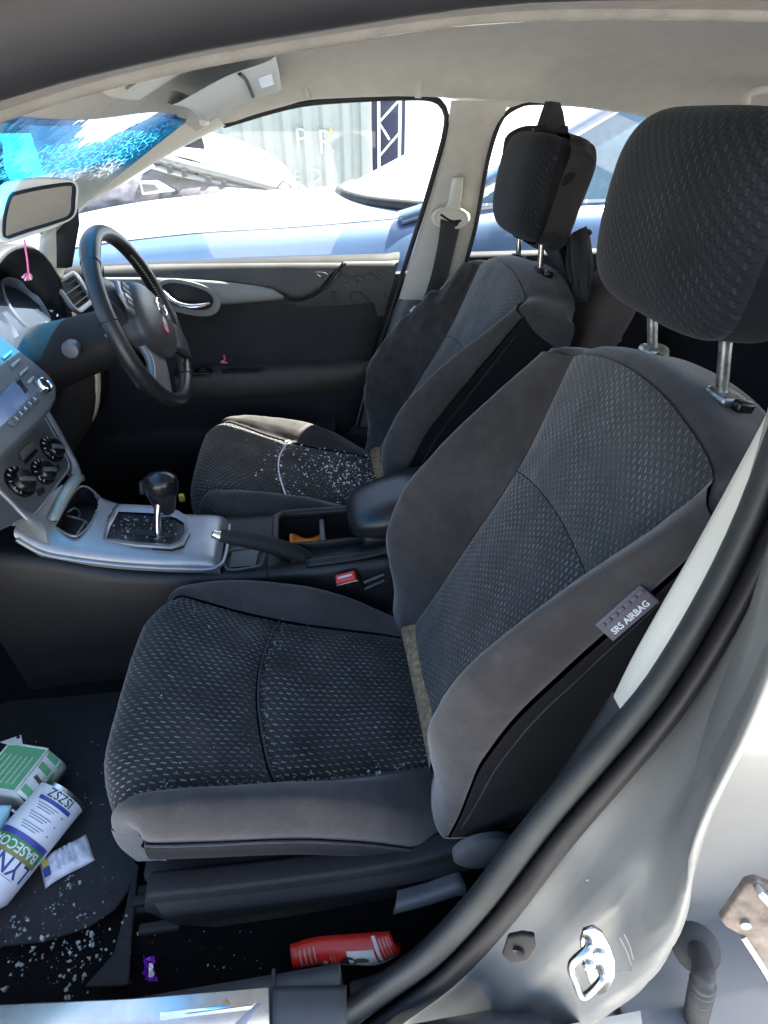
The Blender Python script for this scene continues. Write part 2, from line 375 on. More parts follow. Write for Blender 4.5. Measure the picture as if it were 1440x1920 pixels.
g = s.n('ShaderNodeBsdfGlossy'); g.inputs['Roughness'].default_value = 0.03
lw = s.n('ShaderNodeLayerWeight'); lw.inputs[0].default_value = 0.5; fr = s.math('MULTIPLY_ADD', s.math('POWER', lw.outputs['Facing'], 5.0), 0.8, 0.05)
bp = s.n('ShaderNodeBump'); bp.inputs['Strength'].default_value = 0.5; bp.inputs['Distance'].default_value = 0.002; s.l(s.math('MULTIPLY', nz, band), bp.inputs['Height']); s.l(bp.outputs[0], g.inputs['Normal'])
m1 = s.n('ShaderNodeMixShader'); s.l(fr, m1.inputs[0]); s.l(tr.outputs[0], m1.inputs[1]); s.l(g.outputs[0], m1.inputs[2])
m2 = s.n('ShaderNodeMixShader'); s.l(s.math('MULTIPLY', s.math('MULTIPLY', crk, 0.5), s.math('ADD', s.math('MULTIPLY', band, 0.9), s.math('MULTIPLY', s.math('GREATER_THAN', nz, 0.58), 0.4))), m2.inputs[0]); s.l(m1.outputs[0], m2.inputs[1]); s.l(df.outputs[0], m2.inputs[2])
s.t.nodes.remove(s.b); s.l(m2.outputs[0], s.out.inputs[0]); M['windscreen'] = s.m
# yard ground
s = NT('yard_gravel'); f = s.noise(1.2, 6); f2 = s.noise(40, 4)
s.set(Base_Color=s.ramp(s.math('ADD', s.math('MULTIPLY', f, 0.6), s.math('MULTIPLY', f2, 0.4)), 0.3, (0.19, 0.185, 0.175), 0.7, (0.33, 0.325, 0.31)), Roughness=0.95); s.bump(f2, 0.6, 0.02); M['ground'] = s.m

# ================================================================== SETTING
gr = mesh('ground', [(-60, -60, 0), (60, -60, 0), (60, 60, 0), (-60, 60, 0)], [(0, 1, 2, 3)], M['ground'], smooth=False); gr['kind'] = 'structure'

# ================================================================== CAR BODY SHELL
car = thing('hatchback', 'silver hatchback body around the open passenger doorway, with its pillars, roof lining and sill', 'car', (0.3, 0.2, 0.2))
YC = 0.93
edge = pch([-0.60, -0.40, -0.30, -0.22, -0.13, -0.07, 0.0, 0.10, 0.20, 0.45, 0.80, 1.3, 1.7], [1.09, 1.185, 1.232, 1.266, 1.297, 1.311, 1.322, 1.333, 1.335, 1.330, 1.305, 1.23, 1.12])
amp = pch([-.6, -.35, -.2, 0, .15, 1.7], [.045, .052, .068, .088, .105, .105])
def xfront(Y): return -0.215-0.085*(1-((Y-YC)/0.65)**2)
# headliner
NR, NCx = 30, 40; V = []; UVs = []
Ys = [0.31, 0.312, 0.318, 0.335, 0.36, 0.40, 0.46]+[0.52+0.06*i for i in range(14)]+[1.36, 1.42, 1.47, 1.51, 1.545, 1.565, 1.58]
for Y in Ys:
    q = abs((Y-YC)/0.62)
    for j in range(NCx+1):
        x0 = xfront(Y); x = x0+(1.65-x0)*(j/NCx)**1.25
        z = edge(x)+amp(x)*(1-min(q, 1)**4.5) + (0.005 if 0.311 < Y < 0.33 else 0)
        V.append((x, Y, z)); UVs.append((x, Y))
hl = mesh('headliner', V, gridf(len(Ys), NCx+1), M['headl'], car, uv=UVs)
# rolled, slightly furry lower edge of the headliner beside the near door
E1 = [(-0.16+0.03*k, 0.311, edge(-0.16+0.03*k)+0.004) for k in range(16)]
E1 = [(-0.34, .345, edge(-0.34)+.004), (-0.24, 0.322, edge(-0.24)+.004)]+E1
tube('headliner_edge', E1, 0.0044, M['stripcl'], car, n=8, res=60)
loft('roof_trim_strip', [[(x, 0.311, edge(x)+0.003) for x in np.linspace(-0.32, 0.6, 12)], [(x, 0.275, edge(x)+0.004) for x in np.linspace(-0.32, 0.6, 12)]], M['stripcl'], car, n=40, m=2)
# roof skin
V = []
for i in range(13):
    Y = 0.22+1.40*i/12
    for j in range(17):
        x0 = xfront(Y)-.012; x = x0+(1.78-x0)*j/16; q = abs((Y-YC)/0.72)
        V.append((x, Y, edge(max(x, -0.5))+0.012+(amp(x)+.02)*(1-q**4)))
mesh('roof_panel', V, gridf(13, 17), M['silver'], car)
# near roof rail: rubber door seal in two rolls and the painted flange outside
xr = list(np.linspace(-0.55, 0.9, 24))
def rail(dy, dz): return [(x, 0.27+dy, edge(x)+dz) for x in xr]
loft('roof_door_seal', [rail(0.006, 0.006), rail(-0.004, 0.001), rail(-0.020, 0.004), rail(-0.032, 0.016), rail(-0.034, 0.030), rail(-0.02, 0.05)], M['rubberdk'], car, n=60, m=4)
loft('roof_flange', [rail(-0.034, 0.026), rail(-0.048, 0.018), rail(-0.062, 0.020), rail(-0.080, 0.030), rail(-0.090, 0.045), rail(-0.08, 0.07)], M['rubberdk'], car, n=60, m=4)

# near B-pillar. trims and seal follow the door opening up the right of the picture
sealL = [(480, 2060, .155), (540, 1990, .163), (600, 1925, .172), (655, 1874, .183), (710, 1834, .194), (790, 1775, .205), (880, 1680, .215), (1000, 1525, .22), (1165, 1335, .222), (1240, 1232, .222), (1320, 1095, .22), (1385, 960, .22), (1430, 840, .22), (1470, 715, .22), (1500, 560, .222)]
A = lambda L, du=0, dv=0, dy=0: [at(u+du, v+dv, Y=y+dy) for u, v, y in L]
c0 = A(sealL); 
def offs(L, k, dy):                              # offset a pixel curve sideways (to the right of its run) by k pixels
    out = []
    for i, (u, v, y) in enumerate(L):
        a = L[max(i-1, 0)]; b = L[min(i+1, len(L)-1)]; t = Vector((b[0]-a[0], b[1]-a[1])).normalized()
        out.append((u-t.y*k, v+t.x*k, y+dy))
    return out
loft('door_seal', [A(offs(sealL, -8, .03)), A(offs(sealL, 0, .002)), A(offs(sealL, 14, -.008)), A(offs(sealL, 30, -.013)), A(offs(sealL, 44, -.012)), A(offs(sealL, 52, .004))], M['rubber'], car, n=70, m=4)
loft('seal_lip', [A(offs(sealL, 50, .006)), A(offs(sealL, 55, -.008)), A(offs(sealL, 66, -.017)), A(offs(sealL, 80, -.022)), A(offs(sealL, 92, -.022)), A(offs(sealL, 98, -.006))], M['rubberdk'], car, n=70, m=4)
# beige upper trim of the pillar and dark lower trim
beL = [(1150, 1305, .262), (1188, 1228, .262), (1240, 1135, .262), (1300, 1030, .262), (1375, 893, .262), (1440, 770, .262), (1500, 640, .262), (1540, 520, .262)]
beR = [(1166, 1350, .222), (1215, 1284, .222), (1262, 1215, .222), (1322, 1110, .220), (1388, 975, .22), (1450, 800, .22), (1512, 650, .22), (1550, 530, .222)]
up = loft('pillar_upper_trim', [A(beL, 14, 4, .05), A(beL), [a.lerp(b, .5)+Vector((0, -.003, 0)) for a, b in zip(A(beL), A(beR, 12, 6))], A(beR, 12, 6)], M['trim'], car, n=50, m=4)
lowL = [(1152, 1300, .266), (1062, 1440, .268), (960, 1592, .268), (880, 1700, .262), (825, 1742, .25), (770, 1790, .235), (715, 1822, .222), (656, 1843, .21)]
lowR = [(1172, 1350, .222), (1090, 1448, .221), (1010, 1540, .22), (910, 1670, .216), (860, 1730, .21), (800, 1790, .204), (730, 1850, .195), (656, 1905, .18)]
loft('pillar_lower_trim', [A(lowL, -4, -4, .06), A(lowL), [a.lerp(b, .5)+Vector((0, -.004, 0)) for a, b in zip(A(lowL), A(lowR))], A(lowR)], M['lowtrim'], car, n=50, m=4)
# painted pillar: seal ledge, jamb face, outer corner and the recess of the rear door opening
pA = offs(sealL[4:], 94, -.012)
pA = [(640, 2040, .145), (720, 1980, .155)]+[(u, v, y) for u, v, y in pA]
p_seal = A(pA)
ridge = [(900, 2080, .105), (1000, 2010, .108), (1120, 1915, .112), (1190, 1865, .113), (1240, 1800, .114), (1270, 1730, .114), (1285, 1640, .114), (1305, 1560, .114), (1340, 1480, .114), (1385, 1385, .114), (1430, 1270, .114), (1480, 1130, .114), (1520, 1000, .116)]
p_r = A(ridge)
ps = cr(p_seal, 40); pr = cr(p_r, 40)
def prow(k, dy, dx=0.0): return [a.lerp(b, k)+Vector((dx, dy, 0)) for a, b in zip(ps, pr)]
bumpY = lambda j: 0
rows = [[p+Vector((-.006, .03, 0)) for p in ps], prow(0, 0), prow(.12, .006), prow(.25, -.002), prow(.34, -.012), prow(.45, -.008), prow(.6, .002), prow(.8, .001), prow(.92, -.003), prow(1.0, 0.0), [p+Vector((.012, .005, 0)) for p in pr], [p+Vector((.03, .04, -.005)) for p in pr], [p+Vector((.07, .075, -.01)) for p in pr], [p+Vector((.16, .085, -.015)) for p in pr], [p+Vector((.5, .09, -.015)) for p in pr]]
loft('pillar_jamb', rows, M['silver'], car, n=60, m=4)
# outer skin rear of the opening and sill box
# sill
sx = [-1.2, -0.6, -0.3, -0.1, -0.03]
loft('sill_panel', [[(x, .214, .27) for x in sx], [(x, .213, .395) for x in sx], [(x, .205, .411) for x in sx], [(x, .15, .405) for x in sx], [(x, .13, .40) for x in sx]], M['lowtrim'], car, n=30, m=4)
loft('sill_outer', [[(x, .16, .30) for x in (-1.2, -.5, 0, .2, .4)], [(x, .14, .335) for x in (-1.2, -.5, 0, .2, .4)], [(x, .11, .33) for x in (-1.2, -.5, 0, .2, .4)], [(x, .07, .25) for x in (-1.2, -.5, 0, .2, .4)]], M['silver'], car, n=20, m=4)
scuff = prism('scuff_plate', [at(-60, 1888, Z=.418), at(250, 1873, Z=.418), at(505, 1851, Z=.418), at(507, 1940, Z=.418), at(-60, 1990, Z=.418)], (0, 0, 1), .004, M['scuff'], car, bw=.0015)
for (a, b) in (((296, 1897, 476, 1880), (292, 1912, 466, 1897)),):
    prism('scuff_inlay', [at(300, 1898, Z=.4215), at(480, 1880, Z=.4215), at(470, 1893, Z=.4215), at(300, 1913, Z=.4215)], (0, 0, 1), .0012, M['chrome'], scuff, bw=.0004)
prism('scuff_inlay', [at(440, 1920, Z=.4215), at(482, 1882, Z=.4215), at(492, 1882, Z=.4215), at(458, 1925, Z=.4215)], (0, 0, 1), .0012, M['silverpl'], scuff, bw=.0004)
prism('rust_spot', [at(424+8*math.cos(q)*(1+.3*math.sin(3*q)), 1880+8*math.sin(q), Z=.4222) for q in np.linspace(0, 6.0, 12)], (0, 0, 1), .0004, M['foam'], scuff, bw=0)
box('sill_joint', at(512, 1885, Z=.412), (.004, .07, .01), M['rubberdk'], car, bw=0)
loft('sill_end_trim', [[at(512, 1853, Z=.413), at(580, 1851, Z=.413), at(650, 1850, Z=.413)], [at(512, 1900, Z=.417), at(580, 1900, Z=.417), at(650, 1900, Z=.417)], [at(512, 1960, Z=.41), at(580, 1960, Z=.41), at(655, 1960, Z=.41)]], M['lowtrim'], car, n=8, m=4, th=.004)

# striker, plug, wiring boot, hinge
def jp(u, v): return at(u, v, Y=.128)
st_n = Vector((-.25, -.93, .1)).normalized()
pc = jp(1108, 1790)
stp = prism('door_striker', [onplane(1082+q[0], 1732+q[1], pc, st_n) for q in ((10, 6), (30, 0), (46, 10), (60, 34), (70, 62), (70, 92), (58, 118), (40, 126), (26, 120), (20, 100), (8, 60), (4, 25))], st_n, .004, M['latch'], car, bw=.0012)
for u, v in ((1122, 1776), (1102, 1798)):
    lathe('bolt', onplane(u, v, pc, st_n)+st_n*.004, st_n, [(.006, 0), (.006, .0025), (.0045, .004), (.001, .003)], M['steel'], stp, n=16)
lp = [onplane(1102, 1756, pc, st_n)+st_n*.002, onplane(1098, 1754, pc, st_n)+st_n*.010, onplane(1066, 1768, pc, st_n)+st_n*.017, onplane(1074, 1800, pc, st_n)+st_n*.018, onplane(1088, 1828, pc, st_n)+st_n*.017, onplane(1124, 1812, pc, st_n)+st_n*.010, onplane(1124, 1812, pc, st_n)+st_n*.002]
tube('striker_loop', lp, 0.0036, M['latch'], stp, n=10, res=50)
pg = at(975, 1768, Y=.158)
pl = prism('rubber_plug', [onplane(943+q[0], 1742+q[1], pg, Vector((-.5, -.85, .1))) for q in ((10, 6), (36, 0), (60, 4), (62, 26), (48, 48), (16, 54), (0, 38))], (-.5, -.85, .1), .006, M['blackpl'], car, bw=.002)
lathe('plug_socket', pg+Vector((-.5, -.85, .1)).normalized()*.006, (-.5, -.85, .1), [(.006, 0), (.006, .004), (.003, .003), (.001, .001)], M['rubberdk'], pl, n=14)
bo = [at(1302, 1772, Y=.165), at(1318, 1806, Y=.135), at(1318, 1840, Y=.118), at(1310, 1880, Y=.110), at(1300, 1930, Y=.105), at(1296, 1960, Y=.103)]
boL = sum((b-a).length for a, b in zip(bo, bo[1:]))
wb = tube('wiring_boot', bo, lambda t: .0125+(.0016*math.sin(t*boL*2*math.pi/.0085) if t > .22 else 0), M['greyrub'], car, n=16, res=300)
lathe('boot_flange', at(1304, 1776, Y=.158), (at(1318, 1810, Y=.135)-at(1302, 1772, Y=.165)), [(.026, -.002), (.028, .001), (.024, .005), (.014, .010)], M['greyrub'], wb, n=24)
hn = Vector((-.3, -.9, .3))
hp = at(1400, 1700, Y=.12)
hg = prism('door_hinge', [onplane(u, v, hp, hn) for u, v in ((1345, 1710), (1392, 1642), (1412, 1636), (1470, 1660), (1500, 1760), (1500, 1900), (1450, 1830), (1425, 1800), (1385, 1738), (1355, 1722))], hn, .008, M['rust'], car, bw=.002)
prism('hinge_rib', [onplane(u, v, hp, hn) for u, v in ((1400, 1642), (1412, 1636), (1470, 1690), (1470, 1715))], hn, .018, M['steel'], hg, bw=.003, back=-.006)
lathe('hinge_bolt', onplane(1388, 1712, hp, hn)+hn.normalized()*.008, hn, [(.004, 0), (.004, .003), (.001, .003)], M['steel'], hg, n=10)
tube('hinge_edge', [onplane(u, v, hp, hn)+hn.normalized()*.007 for u, v in ((1385, 1738), (1425, 1800), (1450, 1845), (1480, 1900))], .003, M['steel'], hg, n=8)
lathe('check_strap_pin', at(1400, 1900, Y=.13), (-.2, -.9, .4), [(.016, 0), (.016, .01), (.009, .014), (.009, .02)], M['steelw'], car, n=20)

# small marks of use on the jamb: scuffs, spot welds and the rocker below
for L in (((1168, 1742), (1178, 1762), (1186, 1790)), ((1160, 1748), (1172, 1772), (1182, 1800)), ((1098, 1640), (1102, 1638)), ((1160, 1814), (1182, 1812))):
    tube('paint_scuff', [jp(u, v)+Vector((-.001, -.0035, 0)) for u, v in L], .0005, M['silverpl'], car, n=5, res=8)
loft('rocker_panel', [[(x, .118, .40) for x in (.1, .2, .28, .34)], [(x, .09, .36) for x in (.1, .2, .28, .34)], [(x, .085, .25) for x in (.1, .2, .28, .34)], [(x, .12, .18) for x in (.1, .2, .28, .34)]], M['silver'], car, n=12, m=3)
box('rear_sill_well', (.70, .14, .345), (.74, .20, .02), M['silver'], car, bw=.004)
loft('rear_door_edge', [[(.47, .02, .42), (.60, .02, .42), (.8, .02, .42)], [(.46, .06, .40), (.60, .06, .40), (.8, .06, .40)], [(.455, .075, .36), (.60, .075, .36), (.8, .075, .36)]], M['silver'], car, n=10, m=4)
box('rear_opening_dark', (.85, .235, .30), (1.0, .03, .62), M['rubberdk'], car, bw=.004)  # dark box stands in for the shade inside the rear opening
# floor, tunnel and firewall
V = []; xs = np.linspace(-1.5, 1.7, 33); ys = np.linspace(.20, 1.60, 31)
for x in xs:
    for y in ys:
        z = .265+.012*math.sin(x*9)*math.sin(y*11)
        z += .16*math.exp(-((y-.92)/.12)**4)
        if x < -.75: z += min((-.75-x)*.9, .6)
        if x > .45: z += .03
        V.append((x, y, z))
mesh('carpet', V, gridf(33, 31), M['carpet'], car)
# far side of the shell
pw = lambda u, v, Y: at(u, v, Y=Y)
loft('far_pillar_upper_trim', [[pw(846, 188, 1.575), pw(838, 240, 1.60), pw(818, 320, 1.605), pw(790, 420, 1.605), pw(748, 560, 1.60)], [pw(862, 188, 1.57), pw(853, 240, 1.588), pw(833, 320, 1.59), pw(806, 420, 1.59), pw(766, 562, 1.588)], [pw(905, 190, 1.57), pw(898, 240, 1.586), pw(880, 320, 1.588), pw(860, 420, 1.588), pw(830, 562, 1.586)], [pw(955, 192, 1.575), pw(940, 228, 1.6), pw(915, 300, 1.606), pw(893, 420, 1.606), pw(862, 562, 1.604)]], M['headl'], car, n=30, m=5)
loft('far_pillar_lower_trim', [[pw(750, 556, 1.61), pw(730, 600, 1.61), pw(698, 700, 1.61), pw(670, 800, 1.61)], [pw(764, 556, 1.592), pw(744, 600, 1.592), pw(712, 700, 1.592), pw(684, 800, 1.592)], [pw(860, 556, 1.585), pw(850, 600, 1.585), pw(830, 700, 1.585), pw(810, 800, 1.585)], [pw(900, 556, 1.6), pw(900, 600, 1.6), pw(900, 700, 1.6), pw(880, 800, 1.6)]], M['greypl'], car, n=20, m=4)
# far A-pillar trim and the lower end beside the dash
loft('far_windscreen_pillar', [[pw(392, 192, 1.47), pw(290, 208, 1.47), pw(225, 255, 1.47), pw(180, 300, 1.47), pw(130, 350, 1.47), pw(60, 430, 1.47)], [pw(402, 206, 1.50), pw(330, 235, 1.50), pw(255, 280, 1.50), pw(200, 316, 1.50), pw(145, 358, 1.50), pw(78, 440, 1.5)], [pw(418, 231, 1.555), pw(355, 262, 1.555), pw(285, 302, 1.555), pw(225, 340, 1.555), pw(160, 378, 1.555), pw(104, 438, 1.555)], [pw(424, 236, 1.60), pw(358, 268, 1.60), pw(290, 306, 1.60), pw(228, 345, 1.60), pw(164, 384, 1.60), pw(110, 440, 1.60)]], M['trim'], car, n=30, m=4)
loft('far_pillar_foot', [[pw(78, 400, 1.5), pw(72, 470, 1.5), pw(60, 520, 1.5)], [pw(88, 400, 1.5), pw(86, 470, 1.5), pw(80, 520, 1.5)], [pw(104, 395, 1.53), pw(106, 470, 1.53), pw(106, 520, 1.53)]], M['trim'], car, n=10, m=4)
prism('mirror_sail_panel', [pw(104, 380, 1.56), pw(146, 372, 1.56), pw(150, 420, 1.56), pw(136, 500, 1.56), pw(106, 505, 1.56)], (0, -1, 0), .008, M['blackpl'], car, bw=.003)
# far roof rail trim over the door with the grab handle recess
loft('far_roof_rail_trim', [[pw(u, v-2, 1.585) for u, v in ((380, 214), (418, 234), (480, 216), (545, 198), (575, 190), (640, 186), (720, 183), (800, 181), (850, 188), (900, 196), (950, 205), (1000, 192), (1100, 198), (1205, 212), (1330, 238), (1470, 262))], [pw(u, v-8, 1.565) for u, v in ((380, 208), (418, 230), (480, 212), (545, 194), (575, 187), (640, 182), (720, 179), (800, 178), (850, 182), (900, 186), (950, 190), (1000, 188), (1100, 194), (1205, 208), (1330, 234), (1470, 258))], [pw(u, v-34, 1.53) for u, v in ((375, 214), (418, 224), (480, 200), (545, 184), (575, 176), (640, 172), (720, 170), (800, 170), (850, 172), (900, 174), (950, 178), (1000, 180), (1100, 184), (1205, 198), (1330, 224), (1470, 250))]], M['headl'], car, n=60, m=4)
rec = [pw(u, v, 1.52) for u, v in ((578, 186), (572, 165), (580, 140), (600, 124), (640, 112), (700, 108), (750, 112), (778, 124), (786, 145), (784, 184))]
tube('grab_recess_rim', rec, .008, M['headl'], car, n=8, res=40)
gh = tube('rear_grab_handle', [pw(1398, 196, 1.30), pw(1402, 178, 1.30), pw(1425, 168, 1.30), pw(1470, 172, 1.30)], .009, M['headl'], car, n=10, res=24)
# window seal tubes round the far door opening
tube('far_window_seal', [pw(u, v, 1.60) for u, v in ((418, 234), (545, 198), (640, 187), (760, 182), (812, 185), (834, 205), (836, 240), (815, 320), (788, 410), (762, 490), (740, 560), (696, 700), (670, 800))], .007, M['rubberdk'], car, n=8, res=80)
tube('far_rear_window_seal', [pw(u, v, 1.60) for u, v in ((872, 500), (893, 420), (915, 300), (938, 228), (962, 204), (1000, 192), (1100, 197), (1205, 212), (1330, 238), (1470, 262))], .006, M['rubberdk'], car, n=8, res=60)
rg = mesh('far_rear_window', [pw(870, 500, 1.615), pw(1500, 520, 1.615), pw(1500, 255, 1.6), pw(1000, 180, 1.6), pw(940, 210, 1.6)], [(0, 1, 2, 3, 4)], M['glass'], car, smooth=False)
box('far_door_jamb', (.20, 1.645, .62), (.30, .03, .62), M['rubberdk'], car, bw=0)
box('far_rear_door_panel', (1.05, 1.63, .67), (1.5, .05, .62), M['doorblk'], car, bw=.01)
box('far_sill_trim', (.2, 1.625, .30), (2.6, .08, .30), M['doorblk'], car, bw=.01)
box('hatch_lower', (1.75, .93, .6), (.05, 1.4, .8), M['doorblk'], car, bw=.01)
box('near_rear_side', (1.2, .16, .65), (.9, .05, .7), M['doorblk'], car, bw=.01)
loft('far_quarter_pillar', [[(1.22, 1.58, .95), (1.32, 1.55, 1.12), (1.36, 1.50, 1.26)], [(1.45, 1.57, .95), (1.55, 1.54, 1.1), (1.58, 1.48, 1.2)]], M['headl'], car, n=10, m=3, th=.02)
# windscreen
V = []; UVs = []
for i in range(13):
    for j in range(21):
        Y = .33+1.15*j/20; k = i/12; x0 = xfront(Y)+.012; bow = .10*(1-((Y-YC)/.64)**2)
        x = x0-.64*k-bow*.5*k; z = edge(xfront(Y))+amp(xfront(Y))*(1-min(abs((Y-YC)/.62), 1)**4.5)+.006-.40*k+.03*k*(1-k)
        V.append((x, Y, z)); UVs.append((Y, .70*k))
ws = mesh('windscreen', V, gridf(13, 21), M['windscreen'], car, uv=UVs)
# overhead console with the map lamp
def under(x, Y, d): return Vector((x, Y, edge(x)+amp(x)*(1-min(abs((Y-YC)/.62), 1)**4.5)-d))
oc = loft('overhead_console', [[under(x, Y, d) for x in (-.22, -.14, -.06, 0.03)] for Y, d in ((.82, .0), (.83, .010), (.87, .015), (1.0, .015), (1.04, .010), (1.05, .0))], M['trim'], car, n=14, m=4)
prism('map_lamp_lens', [under(x, Y, .0165) for x, Y in ((-.10, .84), (-.02, .84), (-.02, 1.02), (-.10, 1.02))], (0, 0, -1), .002, M['boxwhite'], oc, bw=.0006)
prism('lamp_switch', [under(x, Y, .0175) for x, Y in ((-.135, .9), (-.115, .9), (-.115, .96), (-.135, .96))], (0, 0, -1), .003, M['greypl'], oc, bw=.0006)
tube('console_lid_line', [under(-.20, .86, .0165), under(-.15, .86, .0165), under(-.148, 1.01, .0165)], .0015, M['greypl'], oc, n=6)
# driver's sun visor
vi = thing('sun_visor', 'pale grey sun visor folded up above the driver beside the map lamp', 'sun visor', (-.1, 1.25, 1.33))
vb = loft('visor_panel', [[under(x, Y, d) for Y in (1.08, 1.16, 1.25, 1.34, 1.42)] for x, d in ((-.185, .018), (-.192, .026), (-.185, .036), (-.1, .036), (-.03, .036), (-.022, .026), (-.03, .018))], M['trim'], vi, n=20, m=4)
tube('visor_slot', [under(-.08, 1.10, .037), under(-.08, 1.25, .037), under(-.08, 1.40, .037)], .003, M['blackpl'], vi, n=6)
lathe('visor_pivot', under(-.19, 1.44, .03), (0, 1, 0), [(.007, -.03), (.007, .03)], M['trim'], vi, n=12)
prism('visor_label', [under(x, Y, .037) for x, Y in ((-.06, 1.36), (-.035, 1.36), (-.035, 1.26), (-.06, 1.26))], (0, 0, -1), .0008, M['paper'], vi, bw=0)

# ================================================================== SEATS
def build_seat(yc, dx, lean, lab, far):
    root = thing('front_seat', lab, 'car seat', (dx, yc, .28), 'front seats of the car')
    P0 = Vector((dx, yc, 0)); piv = Vector((.13, 0, .47))
    Rm = Matrix.Rotation(lean, 3, 'Y')
    def W(p): return Vector(p)+P0
    def WB(p): return piv+Rm @ (Vector(p)-piv)+P0
    # ---- section surfaces: profile curve + cross-section (y, height above profile)
    def surf(prof, par, T, sec, tf):
        fx, fz = prof
        def f(p, t):
            e = 1e-3; x, z = fx(p), fz(p); tx, tz = fx(p+e)-fx(p-e), fz(p+e)-fz(p-e); l = math.hypot(tx, tz); nx, nz = -tz/l, tx/l
            if par: nx, nz = -nx, -nz
            Yv, Dv = sec(p); a = abs(t); y = pch(T, Yv)(a); d = pch(T, Dv)(a)
            return tf((x+nx*d, math.copysign(y, t) if t else 0.0, z+nz*d))
        return f
    def patch(name, f, p0, p1, na, t0, t1, nb, mat, groove='abcd', depth=.006, wd=.012, parent=root, flipuv=False, wrk=0.0):
        G = []
        for i in range(na+1):
            row = []
            for j in range(nb+1):
                k = j/nb; a0, a1 = (p0(t0+(t1-t0)*k) if callable(p0) else p0), (p1(t0+(t1-t0)*k) if callable(p1) else p1)
                row.append(f(a0+(a1-a0)*i/na, t0+(t1-t0)*k))
            G.append(row)
        la = [0]; lb = [0]; mj = nb//2; mi = na//2
        for i in range(na): la.append(la[-1]+(G[i+1][mj]-G[i][mj]).length)
        for j in range(nb): lb.append(lb[-1]+(G[mi][j+1]-G[mi][j]).length)
        V = []; UV = []
        for i in range(na+1):
            for j in range(nb+1):
                ta = G[min(i+1, na)][j]-G[max(i-1, 0)][j]; tb = G[i][min(j+1, nb)]-G[i][max(j-1, 0)]
                n = ta.cross(tb)
                n = n.normalized() if n.length > 1e-12 else Vector((0, 0, 1))
                ds = []
                if 'a' in groove: ds.append(la[i])
                if 'b' in groove: ds.append(la[-1]-la[i])
                if 'c' in groove: ds.append(lb[j])
                if 'd' in groove: ds.append(lb[-1]-lb[j])
                o = depth*math.exp(-(min(ds)/wd)**2) if ds else 0
                if wrk:
                    q_ = G[i][j]; fade = min(1, min(ds)/.02) if ds else 1
                    o += fade*wrk*(noise.noise(Vector((q_.x*16+q_.z*5, q_.y*16, q_.z*16)))+.5*noise.noise(q_*42))
                    if wrk > .003: o += fade*wrk*1.6*abs(noise.noise(Vector((q_.x*34-q_.z*22, q_.y*9, 3.1+(q_.x+q_.z)*5))))
                V.append((G[i][j], n, o)); UV.append((lb[j], la[i]) if not flipuv else (la[i], lb[j]))
        # inward = away from camera-facing side: towards seat core
        core = sum((v[0] for v in V), Vector())/len(V)+CORE
        sg = 1 if (core-V[len(V)//2][0]).dot(V[len(V)//2][1]) > 0 else -1
        return mesh(name, [v+n*(o*sg) for v, n, o in V], gridf(na+1, nb+1), mat, parent, uv=UV)
    # ---- cushion
    cp = [0, .22, .42, .58, .75, .90, 1.0, 1.08, 1.18, 1.32, 1.5]
    cx = pch(cp, [.165, .08, 0, -.08, -.17, -.25, -.293, -.319, -.335, -.342, -.328])
    cz = pch(cp, [.462, .486, .503, .524, .556, .588, .600, .590, .560, .50, .42])
    wi = pch(cp, [.130, .138, .146, .153, .162, .172, .180, .186, .190, .192, .192])
    br = pch(cp, [-.034, -.002, .030, .044, .034, .012, .0, .0, .0, 0, 0])
    wr = pch(cp, [.192, .196, .198, .199, .200, .200, .199, .198, .197, .196, .195])
    wo = pch(cp, [.228, .231, .233, .234, .234, .230, .222, .214, .208, .204, .202])
    CT = [0, .5, 1, 1.3, 1.6, 1.8, 2, 2.4, 3]
    def csec(p):
        a, b, c, o = wi(p), br(p), wr(p), wo(p)
        return [0, a*.5, a, a*.55+c*.45, c, c*.45+o*.55, o, o-.002, o-.02], [.010, .008, 0, b*.62+.006, b+.004, b-.012, b-.046, b-.085, b-.135]
    def WC(p):
        x, y, z = p; k = min(max((abs(y)-.11)/.11, 0), 1); q = min(max((-.16-x)/.17, 0), 1)
        return W((x+.034*k*k*(3-2*k)*q, y, z-.006*k*q))
    fc = surf((cx, cz), True, CT, csec, WC)
    CORE = Vector((0, 0, -.3))
    # is the normal pointing up? (flip handled by 'par')
    seamp = lambda t: .622+.065*(1-t*t)
    patch('cushion_front_panel', fc, lambda t: seamp(t)+.004, 1.5, 40, -1, 1, 30, M['weave_c'], 'acd', .008, .013, wrk=.0018, flipuv=True)
    patch('cushion_rear_panel', fc, .0, lambda t: seamp(t)-.004, 30, -1, 1, 30, M['weave_c'], 'bcd', .008, .012, wrk=.0022, flipuv=True)
    for sgn in (-1, 1):
        patch('cushion_bolster', fc, .0, 1.22, 50, sgn*1, sgn*2, 24, M['velour'], 'cd', .0035, .009, wrk=.0014 if not (far and sgn > 0) else .003)
        patch('cushion_nose', fc, 1.22, 1.45, 10, sgn*1, sgn*2, 10, M['velour'], 'cd', .0035, .009)
    for sgn in (-1, 1):
        patch('cushion_skirt', fc, .0, 1.45, 40, sgn*2, sgn*3, 8, M['velour_dark'], 'c', .0035, .008)
        tube('piping', [fc(q, sgn*2.0)+Vector((0, sgn*.001, .001)) for q in np.linspace(.05, 1.02, 16)], .0022, M['stitch'], root, n=6, res=60)
    tube('seam_dust', [fc(seamp(t), t)+Vector((0, 0, -.003)) for t in np.linspace(-.97, .97, 14)], .0022, M['stitch'] if not far else M['crumb'], root, n=6, res=40)
